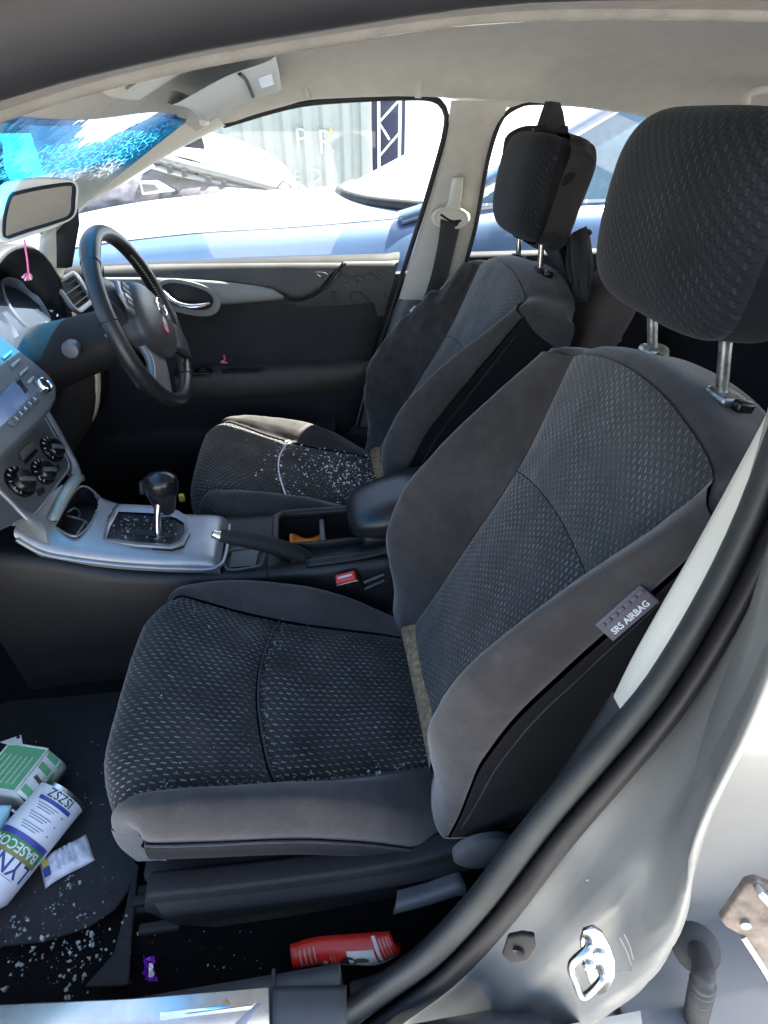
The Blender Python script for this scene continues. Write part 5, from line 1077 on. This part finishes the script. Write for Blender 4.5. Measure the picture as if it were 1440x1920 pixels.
# direction round the can that faces the camera
mid_ = CA+ax_*CL*.5; tocam = (Vector((0, 0, CZ))-mid_); tocam -= ax_*tocam.dot(ax_); tocam.normalize(); tsd = ax_.cross(tocam)
def cyl(h, a, e=.0004): return CA+ax_*h+(tocam*math.cos(a)+tsd*math.sin(a))*(cr0+e)
def cband(name, h0, h1, mat, e, a0=-1.9, a1=1.25, skew=0.0):
    n_ = 24; Vv = [cyl(h, a0+(a1-a0)*k/n_, e) for h in (h0, h1) for k in range(n_+1)]
    return mesh(name, Vv, gridf(2, n_+1), mat, can)
cband('label_blue_stripe', CL*.50, CL*.555, M['can_blue'], .0005, -1.1, 1.9)
cband('label_green_band', CL*.555, CL*.70, M['can_green'], .0005, -1.1, 1.9)
cband('label_olive_band', CL*.655, CL*.70, M['can_olive'], .0008, -1.1, 1.9)
cband('label_header', CL*.135, CL*.175, M['can_blue'], .0005, -.75, .75)
def ctext(s_, size, h, a, mat, name='can_lettering', b=.0):
    return text(name, s_, size, None, (1, 0, 0), (0, 1, 0), mat, can, ext=.0002, bold=b, warp=lambda p: cyl(h-p.y, a-p.x/cr0*1.0, .0010+p.z))
# lettering reads upside down to the viewer: its top points to the far end of the can
def ctextf(s_, size, h, a, mat, name='can_lettering', b=.0):
    return text(name, s_, size, None, (1, 0, 0), (0, 1, 0), mat, can, ext=.0002, bold=b, align='LEFT', warp=lambda p: cyl(h+p.y, a+p.x/cr0, .0012+p.z))
ctextf('BASECOAT', .019, CL*.615, -.86, M['paper'], b=.0003)
ctextf('LYNDEN', .032, CL*.765, -.98, M['ink'], b=.0003)
ctextf('ISZSZ', .019, CL*.075, -.55, M['ink_black'])
for k in range(3):
    for j in range(3): cband('label_small_print', CL*(.20+.10*k+.025*j), CL*(.208+.10*k+.025*j), M['greyink'], .0006, -.30+.1*j, .62-.05*j)
    cband('label_bullet', CL*(.215+.10*k), CL*(.225+.10*k), M['ink'], .0006, -.60, -.52)
cband('label_fine_line', CL*.86, CL*.866, M['greyink'], .0006, -.6, .3)

gb = thing('carton', 'green and white card carton with a torn flap on the floor', 'carton', at(40, 1450, Z=.30))
q0, q1, q2 = at(19, 1394, Z=.385), at(90, 1405, Z=.385), at(28, 1484, Z=.385); q3 = q0+(q2-q1); dn = Vector((0, 0, -.085)); fw = Vector((.02, -.01, 0))
mesh('box_top', [q0, q1, q2, q3], [(0, 1, 2, 3)], M['boxgreen'], gb, smooth=False)
solid(gb.children[-1], .002)
e1 = q1+fw+dn*.45; e2 = q2+fw+dn*.45
loft('box_side', [[q1, (q1+q2)/2, q2], [e1, (e1+e2)/2, e2], [q1+dn, (q1+q2)/2+dn, q2+dn]], M['boxwhite'], gb, n=12, m=3, th=.002)
loft('box_end', [[q2, (q2+q3)/2, q3], [q2+dn, (q2+q3)/2+dn, q3+dn]], M['boxwhite'], gb, n=6, m=3, th=.002)
for a, b in ((q0, q1), (q1, q2), (q2, q3), (q3, q0)): tube('box_edge', [a+Vector((0, 0, .001)), b+Vector((0, 0, .001))], .0022, M['boxwhite'], gb, n=6)
for k in range(6):
    f = .12+.14*k; tube('printed_line', [q0.lerp(q1, f)*.75+q3.lerp(q2, f)*.25+Vector((0, 0, .0022)), q0.lerp(q1, f)*.12+q3.lerp(q2, f)*.88+Vector((0, 0, .0022))], .0008, M['boxwhite'], gb, n=4)
sd = lambda f, g: q1.lerp(q2, f).lerp(e1.lerp(e2, f), g)+Vector((.0025, -.001, .001))
for f0, f1, mt_ in ((.02, .14, 'boxgreen'), (.26, .40, 'boxgreen'), (.78, .92, 'boxgreen')):
    prism('printed_panel', [sd(f0, .1), sd(f1, .1), sd(f1+.04, .85), sd(f0+.04, .85)], (e1-q1).cross(q2-q1), .0006, M[mt_], gb, bw=0)
prism('printed_panel', [sd(.52, .25), sd(.60, .2), sd(.68, .95), sd(.60, .95)], (e1-q1).cross(q2-q1), .0006, M['brown'], gb, bw=0)
fl = prism('torn_flap', [at(u, v, Z=.39) for u, v in ((0, 1392), (20, 1385), (40, 1378), (43, 1396), (19, 1398))], (.1, -.3, .9), .0015, M['boxwhite'], gb, bw=0)
tube('flap_hole', [at(34+2*math.cos(q), 1382+2*math.sin(q), Z=.393) for q in np.linspace(0, 6.28, 9)[:-1]], .0014, M['ink_black'], gb, n=5, closed=True, res=12)
bp_ = thing('blue_packet', 'pale blue paper packet tucked between the carton and the can', 'packet', at(8, 1535, Z=.32))
loft('packet_sheet', [[at(-30, 1512, Z=.36), at(0, 1510, Z=.365), at(22, 1510, Z=.36)], [at(-40, 1545, Z=.345), at(-6, 1545, Z=.352), at(12, 1542, Z=.34)], [at(-50, 1590, Z=.33), at(-10, 1584, Z=.335), at(2, 1572, Z=.325)]], M['teal'], bp_, n=10, m=4, th=.003)
tube('packet_cord', [at(22, 1518, Z=.36), at(32, 1526, Z=.35), at(38, 1536, Z=.33)], .0018, M['boxwhite'], bp_, n=6)
sa = thing('foil_sachet', 'flat white sachet with yellow and blue print beside the can', 'sachet', at(125, 1612, Z=.295))
A_, B_, C_, D_ = at(72, 1614, Z=.298), at(160, 1562, Z=.298), at(177, 1611, Z=.298), at(85, 1666, Z=.298)
V = []; UVs = []
for i in range(17):
    for j in range(13):
        a, b = i/16, j/12; p = A_.lerp(B_, a).lerp(D_.lerp(C_, a), b); e = min(a, 1-a, b, 1-b)
        V.append(p+Vector((0, 0, .010*min(1, e*5)+.0035*math.sin(a*19+b*7)*math.sin(b*13)*min(1, e*6)+.003*math.sin(a*5))))
sb = mesh('sachet_film', V, gridf(17, 13), plain('sachet_plastic', (.62, .64, .68), .22, var=.05), sa); solid(sb, .002)
SQ = lambda a, b, h=.0155: A_.lerp(B_, a).lerp(D_.lerp(C_, a), b)+Vector((0, 0, h))
prism('sachet_print', [SQ(.08, .1), SQ(.18, .1), SQ(.2, .5), SQ(.1, .5)], (0, 0, 1), .0006, M['yellow'], sa, bw=0)
prism('sachet_print', [SQ(.09, .55), SQ(.22, .55), SQ(.2, .85), SQ(.08, .85)], (0, 0, 1), .0006, M['ink'], sa, bw=0)
for k in range(4): prism('sachet_small_print', [SQ(.36+.1*k, .2), SQ(.40+.1*k, .2), SQ(.40+.1*k, .8), SQ(.36+.1*k, .8)], (0, 0, 1), .0004, plain('pale_print', (.42, .46, .56), .4), sa, bw=0)
rc = thing('red_packet', 'red printed packet lying half under the passenger seat', 'packet', at(650, 1785, Z=.28))
V = []
tp = cr([at(u, v, Z=.335) for u, v in ((543, 1771), (590, 1757), (660, 1751), (731, 1746))], 30); bt_ = cr([at(u, v, Z=.292) for u, v in ((558, 1812), (600, 1806), (660, 1806), (712, 1805), (757, 1781))], 30)
def rcp(a, b, e=0):
    i = min(int(a*29), 28); f = a*29-i; p = tp[i].lerp(tp[i+1], f); q = bt_[i].lerp(bt_[i+1], f); r = p.lerp(q, b)
    return r+Vector((0, -.016, .012))*math.sin(math.pi*b)+Vector((0, -.4, .9))*e
for j in range(11):
    for i in range(30): V.append(rcp(i/29, j/10))
solid(mesh('packet_skin', V, gridf(11, 30), M['canred'], rc), .012, 1)
def rpanel(a0, a1, b0, b1, mat, name='printed_block'):
    n_ = 6; Vv = [rcp(a0+(a1-a0)*i/n_, b0+(b1-b0)*j/n_, .0016) for j in range(n_+1) for i in range(n_+1)]
    return mesh(name, Vv, gridf(n_+1, n_+1), mat, rc)
rpanel(.52, .78, .28, .78, M['boxwhite']); 
for k in range(4): rpanel(.08+.045*k, .095+.045*k, .15, .85, plain('pink_print', (.55, .22, .2), .5) if k == 0 else bpy.data.materials['pink_print'], 'printed_line')
for k in range(3): rpanel(.86+.035*k, .872+.035*k, .1, .9, bpy.data.materials['pink_print'], 'printed_line')
rpanel(.80, .835, .05, .9, M['boxwhite'], 'printed_line'); rpanel(.28, .32, .5, .95, M['boxwhite'], 'printed_line')
for k in range(2): rpanel(.36+.03*k, .37+.03*k, .35, .9, bpy.data.materials['pink_print'], 'printed_line')
Vv = [rcp(.52+.07*math.cos(q), .56+.16*math.sin(q), .0030) for q in np.linspace(0, 2*math.pi, 20)[:-1]]
mesh('dark_figure', Vv, [tuple(range(19))], M['ink_black'], rc, smooth=False)
Vv = [rcp(.64+.07*math.cos(q), .52+.08*math.sin(q), .0030) for q in np.linspace(0, 2*math.pi, 20)[:-1]]
mesh('dark_figure', Vv, [tuple(range(19))], M['brown'], rc, smooth=False)
tube('packet_seam', [rcp(a, 1.0, .002) for a in np.linspace(.04, .98, 12)], .0018, M['boxwhite'], rc, n=6)
pw_ = thing('foil_wrapper', 'scrunched purple foil wrapper on the floor near the sill', 'wrapper', at(284, 1820, Z=.285))
V = []
for i in range(9):
    for j in range(5):
        p = at(284+(j-2)*5+random.uniform(-3, 3), 1798+i*5.5+random.uniform(-2, 2), Z=.29); V.append(p+Vector((0, 0, random.uniform(0, .02))))
solid(mesh('wrapper_foil', V, gridf(9, 5), M['purple'], pw_, smooth=False), .0008)
V = []
for i in range(5):
    for j in range(3): V.append(at(284+(j-1)*5+random.uniform(-2, 2), 1808+i*6, Z=.306)+Vector((0, 0, random.uniform(0, .008))))
solid(mesh('wrapper_lining', V, gridf(5, 3), M['white'], pw_, smooth=False), .0006)
og = thing('orange_scrap', 'crumpled orange plastic scrap in the front cup holder', 'scrap', (-.06, .90, .52))
V = []
for i in range(6):
    for j in range(6): V.append((-.085+.016*i, .878+.014*j, .535+random.uniform(-.012, .018)))
solid(sub(mesh('orange_film', V, gridf(6, 6), M['orange'], og), 1), .001)
ps_ = thing('pink_scrap', 'tiny pink plastic scrap on the far door switch panel', 'scrap', at(420, 676, Y=1.53))
tube('scrap_strip', [at(420, 666, Y=1.53), at(421, 675, Y=1.53), at(414, 679, Y=1.525), at(426, 680, Y=1.52)], .0022, M['pink'], ps_, n=6, res=16)
tag(box('yellow_tab', at(341, 933, Y=1.06), (.012, .01, .018), M['yellow'], None, bw=.002, origin=at(341, 936, Y=1.06)), 'small yellow plastic tab beside the driver seat rail', 'tab')

# broken glass: chips too many to count on each seat and on the floor, and the larger pieces one by one
def chip(c, s_, V, Fc):
    b0 = len(V); n_ = random.choice((3, 4, 4, 5)); a0 = random.uniform(0, 6.28); h = s_*random.uniform(.25, .6); tx, ty = random.uniform(-.5, .5), random.uniform(-.5, .5)
    for k in range(n_):
        a = a0+6.283*k/n_; r_ = s_*random.uniform(.35, .75); x, y = r_*math.cos(a), r_*math.sin(a); V.append(c+Vector((x, y, tx*x+ty*y+.0005)))
    for k in range(n_): p = V[b0+k]; V.append(c+(p-c)*random.uniform(.6, .95)+Vector((0, 0, h)))
    Fc += [tuple(range(b0+n_, b0+2*n_))]+[(b0+k, b0+(k+1) % n_, b0+n_+(k+1) % n_, b0+n_+k) for k in range(n_)]
def stuff(name, pts, lab, mat):
    V = []; Fc = []
    for c, s_ in pts: chip(c, s_, V, Fc)
    o = mesh(name, V, Fc, mat, None, smooth=False, origin=pts[0][0]); tag(o, lab, 'broken glass', kind='stuff'); return o
rnd = random.Random(3)
pts = [(fcN(rnd.uniform(.05, 1.0), rnd.uniform(-.95, .95))+Vector((0, 0, .001)), rnd.choice((.0012, .0014, .0018, .0022, .003))) for k in range(150)]
pts += [(fcN(rnd.uniform(.1, 1.0), -1.0+rnd.uniform(-.02, .05))+Vector((0, 0, .001)), rnd.choice((.0014, .002, .003))) for k in range(30)]
pts += [(fcN(.62+.065*(1-t*t)+rnd.uniform(-.03, .0), t)+Vector((0, 0, .001)), rnd.uniform(.0015, .003)) for t in [rnd.uniform(-1, 1) for k in range(60)]]
stuff('glass_chips', pts, 'fine chips of broken glass sprinkled over the passenger seat cushion', M['shard'])
pts = []
for k in range(640):
    if k % 3 == 0: p, t = rnd.gauss(.38, .2), rnd.gauss(.25, .5)
    elif k % 3 == 1: p, t = rnd.uniform(.02, .62), rnd.uniform(-.95, .98)
    else: p, t = rnd.gauss(.28, .16), rnd.gauss(-.1, .45)
    if 0 < p < .95 and abs(t) < .98: pts.append((fcF(p, t)+Vector((0, 0, .001)), rnd.choice((.0012, .0015, .002, .0026, .0036, .0055))))
pts += [(fcF(.622+.065*(1-t*t)+rnd.uniform(-.02, .02), t)+Vector((0, 0, .001)), rnd.uniform(.0015, .003)) for t in [rnd.uniform(-1, 1) for k in range(110)]]
stuff('glass_crumbs', pts, 'white crumbs of broken glass scattered over the driver seat cushion', M['crumb'])
pts = []
for k in range(260):
    if k % 2: u, v = rnd.gauss(120, 60), rnd.gauss(1770, 45)
    else: u, v = rnd.uniform(-20, 500), rnd.uniform(1620, 1845)
    if 0 < u < 240 or v > 1742: pts.append((at(u, v, Z=.297 if v < 1790 else .285), rnd.choice((.001, .0013, .0016, .002, .003, .0045))))
for k in range(30): pts.append((at(rnd.uniform(60, 200), rnd.uniform(1390, 1540), Z=.297), rnd.uniform(.002, .004)))
pts += [(Vector((rnd.uniform(-.4, -.30), rnd.uniform(.86, .95), .6185)), .003) for k in range(0)]
pts += [(GP(rnd.uniform(212, 335), rnd.uniform(965, 1016), -.0015), rnd.choice((.002, .003, .005))) for k in range(60)]
stuff('floor_glass_chips', pts, 'chips of broken glass spread over the floor mat and shifter', M['shard'])
big = [(fcN(.30, -.98), .022, 'largest glass piece by the outer edge of the passenger cushion'), (fcN(.53, -1.0), .014, 'glass piece at the cushion seam beside the outer bolster'), (fcN(.46, -1.0), .011, 'small glass piece on the bolster just behind the cushion seam'), (fcN(.9, -.99), .012, 'glass piece near the front corner of the passenger cushion'),
       (at(132, 1660, Z=.30), .026, 'glass lump right below the white sachet'), (at(98, 1706, Z=.30), .016, 'glass lump on the mat left of the kick strip'), (at(37, 1733, Z=.30), .030, 'glass lump on the mat edge at the far left'), (at(163, 1770, Z=.295), .030, 'tallest glass splinter below the rounded mat corner'), (at(140, 1783, Z=.295), .020, 'bright violet tinged glass lump below the mat edge'), (at(37, 1822, Z=.295), .036, 'long glass splinter near the bright sill plate'), (at(135, 1852, Z=.295), .030, 'glass heap just above the sill plate')]
for c, s_, lab in big:
    V = []; Fc = []
    for k in range(11): chip(c+Vector((rnd.gauss(0, .32)*s_, rnd.gauss(0, .32)*s_, .0005+rnd.random()*.003)), s_*rnd.uniform(.08, .24), V, Fc)
    tag(mesh('glass_shard', V, Fc, M['shard'], None, smooth=False, origin=c), lab, 'glass shard', 'larger pieces of broken glass')

# ================================================================== OUTSIDE
bcar = thing('parked_car', 'blue car with glare painted into its bonnet and windscreen, parked close alongside, seen through the driver window', 'car', (.6, 3.2, 0))
xsb = [-1.75, -1.60, -1.38, -1.0, -.5, 0, .5, .9, 1.6, 2.4]
zf = pch(xsb, [.62, .69, .776, .855, .905, .925, .955, .985, 1.0, 1.0])
def brw2(f): return [f(x) for x in xsb]
inset = lambda x: .25*max(0, (-1.1-x)/.65)**2
loft('car_side', [brw2(lambda x: (x, 2.44+inset(x), .22)), brw2(lambda x: (x, 2.36+inset(x), .45)), brw2(lambda x: (x, 2.37+inset(x), .64)), brw2(lambda x: (x, 2.40+inset(x), .74)), brw2(lambda x: (x, 2.385+inset(x), .78)), brw2(lambda x: (x, 2.42+inset(x), zf(x)-.075)), brw2(lambda x: (x, 2.45+inset(x), zf(x)-.03)), brw2(lambda x: (x, 2.50+inset(x), zf(x)))], M['blue'], bcar, n=50, m=5)
hoodm = paint('glare_pale_hood', (.42, .50, .60), .1, .28, .8)  # paler than the blue sides: sky and sun glare painted into the bonnet colour
hx_ = [-1.70, -1.45, -1.0, -.5, -.1, .2, .45]
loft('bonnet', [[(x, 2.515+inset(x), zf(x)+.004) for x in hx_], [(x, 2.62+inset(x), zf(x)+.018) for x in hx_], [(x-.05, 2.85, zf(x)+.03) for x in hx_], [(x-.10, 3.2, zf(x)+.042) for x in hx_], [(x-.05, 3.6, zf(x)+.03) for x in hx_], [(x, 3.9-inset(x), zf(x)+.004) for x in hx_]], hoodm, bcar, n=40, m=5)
tube('bonnet_gap', [(x, 2.507+inset(x), zf(x)-.002) for x in hx_], .006, M['rubberdk'], bcar, n=6, res=40)
wsm = plain('glare_pale_windscreen', (.62, .66, .68), .35, var=.1)  # pale opaque colour stands in for white glare on the glass
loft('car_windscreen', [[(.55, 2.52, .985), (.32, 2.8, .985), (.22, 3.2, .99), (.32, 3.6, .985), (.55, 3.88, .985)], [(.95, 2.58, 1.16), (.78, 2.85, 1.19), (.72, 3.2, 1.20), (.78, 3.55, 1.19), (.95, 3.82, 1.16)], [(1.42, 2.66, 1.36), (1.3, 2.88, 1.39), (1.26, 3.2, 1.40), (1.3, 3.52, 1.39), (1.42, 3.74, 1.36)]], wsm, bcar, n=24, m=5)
tube('windscreen_pillar', [(.40, 2.47, .955), (.52, 2.49, .985), (.75, 2.53, 1.07), (1.1, 2.59, 1.23), (1.42, 2.64, 1.37), (1.7, 2.68, 1.43)], .028, M['blue'], bcar, n=10, res=30)
tube('scuttle_trim', [(.50, 2.53, .985), (.30, 2.8, .98), (.20, 3.2, .98), (.3, 3.6, .98)], .025, M['blackpl'], bcar, n=8, res=24)
loft('car_roof', [[(1.4, 2.66, 1.38), (1.9, 2.66, 1.44), (2.6, 2.66, 1.44)], [(1.28, 3.2, 1.42), (1.9, 3.2, 1.48), (2.6, 3.2, 1.48)], [(1.4, 3.74, 1.38), (1.9, 3.74, 1.44), (2.6, 3.74, 1.44)]], M['blue'], bcar, n=16, m=4)
loft('side_window', [[(.72, 2.49, 1.0), (1.4, 2.49, 1.01), (2.3, 2.5, 1.01)], [(1.1, 2.56, 1.2), (1.5, 2.58, 1.26), (2.3, 2.58, 1.28)], [(1.45, 2.63, 1.36), (1.8, 2.66, 1.41), (2.3, 2.66, 1.42)]], plain('tinted_window', (.10, .16, .20), .08), bcar, n=14, m=4)
tube('door_shut_line', [(.62, 2.40, .95), (.60, 2.385, .80), (.60, 2.355, .6), (.62, 2.36, .4)], .006, M['rubberdk'], bcar, n=6)
superq('door_mirror', (.86, 2.33, 1.03), Matrix.Identity(3), (.05, .10, .07), .6, .6, M['blue'], bcar, nu=24, nv=14)
for wx in (-.95, 1.75): lathe('wheel', (wx, 2.44, .31), (0, -1, 0), [(.2, -.1), (.31, -.08), (.31, .04), (.24, .06), (.22, .03), (.02, .04)], M['rubberdk'], bcar, n=30)
# shipping container
ctn = thing('shipping_container', 'pale green corrugated shipping container with chalk marks behind the blue car', 'container', (0, 9.5, 0))
x0, x1 = -3.4, 1.02
def corr(xa, xb, per=.27, dep=.05):
    P = []; x = xa
    while x < xb:
        P += [(x, 0), (x+per*.30, 0), (x+per*.5, dep), (x+per*.8, dep)]; x += per
    P.append((xb, 0)); return P
P = corr(x0, x1-.12); V = [(x, 9.0+d, z) for z in (.15, 2.5) for x, d in P]
mesh('corrugated_wall', V, gridf(2, len(P)), M['cpaint'], ctn, smooth=False)
box('corner_post', (x1-.06, 9.05, 1.3), (.14, .16, 2.6), M['cpaint'], ctn, bw=.01)
box('top_rail', ((x0+x1)/2, 9.04, 2.55), (x1-x0, .14, .12), M['cpaint'], ctn, bw=.01); box('bottom_rail', ((x0+x1)/2, 9.04, .1), (x1-x0, .14, .16), M['cpaint'], ctn, bw=.01)
V = [(x1, 9.1, .1), (x1, 11.4, .1), (x1, 11.4, 2.6), (x1, 9.1, 2.6)]; mesh('end_wall', V, [(0, 1, 2, 3)], M['cpaint'], ctn, smooth=False)
mesh('container_roof', [(x0, 9.0, 2.61), (x1, 9.0, 2.61), (x1, 11.4, 2.61), (x0, 11.4, 2.61)], [(0, 1, 2, 3)], M['cpaint'], ctn, smooth=False)
chalk = plain('faded_chalk', (.345, .375, .36), .8)
for ch, u, v, sz in (('P', 565, 262, .34), ('R', 612, 268, .40), ('E', 557, 333, .22), ('D', 592, 330, .24)):
    c = at(u, v, Y=8.985); text('chalk_letter', ch, sz, c, (1, 0, 0), (0, 0, 1), chalk, ctn)
wt = at(620, 246, Y=8.98); prism('warning_label', [wt+Vector((a, 0, b)) for a, b in ((-.04, -.035), (.04, -.035), (0, .04))], (0, -1, 0), .004, M['yellow'], ctn, bw=0)
# dark storage rack with pale lattice
rk = thing('storage_rack', 'dark blue rack with a pale lattice frame right of the container', 'rack', (1.28, 9.6, 0))
dk = plain('dark_blue_sheet', (.015, .02, .06), .6)
a, b = at(698, 190, Y=9.6), at(762, 190, Y=9.6)
box('back_sheet', ((a.x+b.x)/2, 9.7, 1.0), (b.x-a.x, .04, 2.0), dk, rk, bw=0)
for u in (710, 750): p = at(u, 200, Y=9.55); box('upright', (p.x, 9.55, 1.0), (.04, .04, 2.0), M['white'], rk, bw=.004)
for (u1, v1, u2, v2) in ((712, 228, 748, 188), (712, 232, 730, 262), (712, 292, 748, 250)): tube('lattice_brace', [at(u1, v1, Y=9.53), at(u2, v2, Y=9.53)], .014, M['white'], rk, n=6)
wl2 = thing('glare_wall', 'made-up white sheet wall standing in for blown-out glare at the back of the yard', 'wall', (4.5, 10.5, 0))  # invented wall, gives the blown-out brightness right of the rack
for k in range(14): box('glare_sheet', (1.70+.62*k, 10.5+.01*(k % 2), 1.1), (.60, .03, 2.2), M['white'], wl2, bw=.004)
# wreck in front of the container
wk = thing('wrecked_car', 'stripped wreck with bare bumper beam and dark engine bay beyond the blue bonnet', 'car', (-1.2, 5.6, 0))
Wp = lambda u, v, Y=5.4: at(u, v, Y=Y)
loft('crumpled_body', [[Wp(380, 250, 6.4), Wp(430, 262, 6.4), Wp(500, 290, 6.4), Wp(545, 330, 6.4), Wp(560, 380, 6.4)], [Wp(300, 268, 5.8), Wp(400, 282, 5.8), Wp(480, 310, 5.8), Wp(530, 345, 5.8), Wp(560, 390, 5.8)], [Wp(285, 286), Wp(360, 300), Wp(450, 330), Wp(520, 352), Wp(560, 395)]], M['white'], wk, n=30, m=6, th=.02)
tube('bumper_beam', [Wp(284, 292), Wp(350, 310), Wp(430, 330), Wp(505, 350), Wp(555, 362)], .05, M['silver'], wk, n=10, res=24, flat=.8)
tube('lower_rail', [Wp(284, 312), Wp(350, 330), Wp(430, 348), Wp(500, 362)], .03, M['steelw'], wk, n=8, res=20)
for u, v in ((318, 318), (345, 325), (390, 338), (420, 346)): box('rail_slot', Wp(u, v, 5.34), (.04, .03, .05), M['rubberdk'], wk, bw=.004)
loft('engine_bay', [[Wp(150, 352, 5.6), Wp(220, 330, 5.6), Wp(300, 318, 5.6), Wp(420, 350, 5.6), Wp(500, 366, 5.6)], [Wp(140, 400, 5.3), Wp(220, 390, 5.3), Wp(300, 380, 5.3), Wp(420, 375, 5.3), Wp(500, 380, 5.3)], [Wp(120, 480, 5.5), Wp(220, 480, 5.5), Wp(300, 480, 5.5), Wp(420, 480, 5.5), Wp(500, 480, 5.5)]], plain('oily_metal', (.06, .06, .075), .5, var=.6, nsc=14), wk, n=24, m=5, th=.05)
prism('loose_sheet', [Wp(225, 332, 5.2), Wp(281, 301, 5.2), Wp(290, 312, 5.2), Wp(236, 344, 5.2)], (0, -1, .2), .01, M['paper'], wk, bw=0)
prism('headlamp_hole', [Wp(262, 340, 5.25), Wp(295, 338, 5.25), Wp(330, 358, 5.25), Wp(268, 366, 5.25)], (0, -1, .1), .03, M['boxwhite'], wk, bw=.01)
prism('headlamp_bowl', [Wp(266, 344, 5.2), Wp(292, 344, 5.2), Wp(300, 356, 5.2), Wp(270, 361, 5.2)], (0, -1, .1), .02, M['greypl'], wk, bw=.01)
lathe('hanging_wheel', Wp(344, 272, 5.7), (.2, -1, .1), [(.10, -.06), (.17, -.05), (.17, .05), (.10, .06), (.02, .04)], M['rubberdk'], wk, n=24)
for k in range(7):
    u = 520+k*28; tube('coiled_wire', [Wp(u, 352+k*5, 5.3), Wp(u+12, 340+k*7, 5.2), Wp(u+26, 352+k*6, 5.3), Wp(u+12, 364+k*5, 5.2), Wp(u+36, 368+k*5, 5.3)], .010, M['boxwhite'] if k % 2 else M['rust'], wk, n=6, res=24)
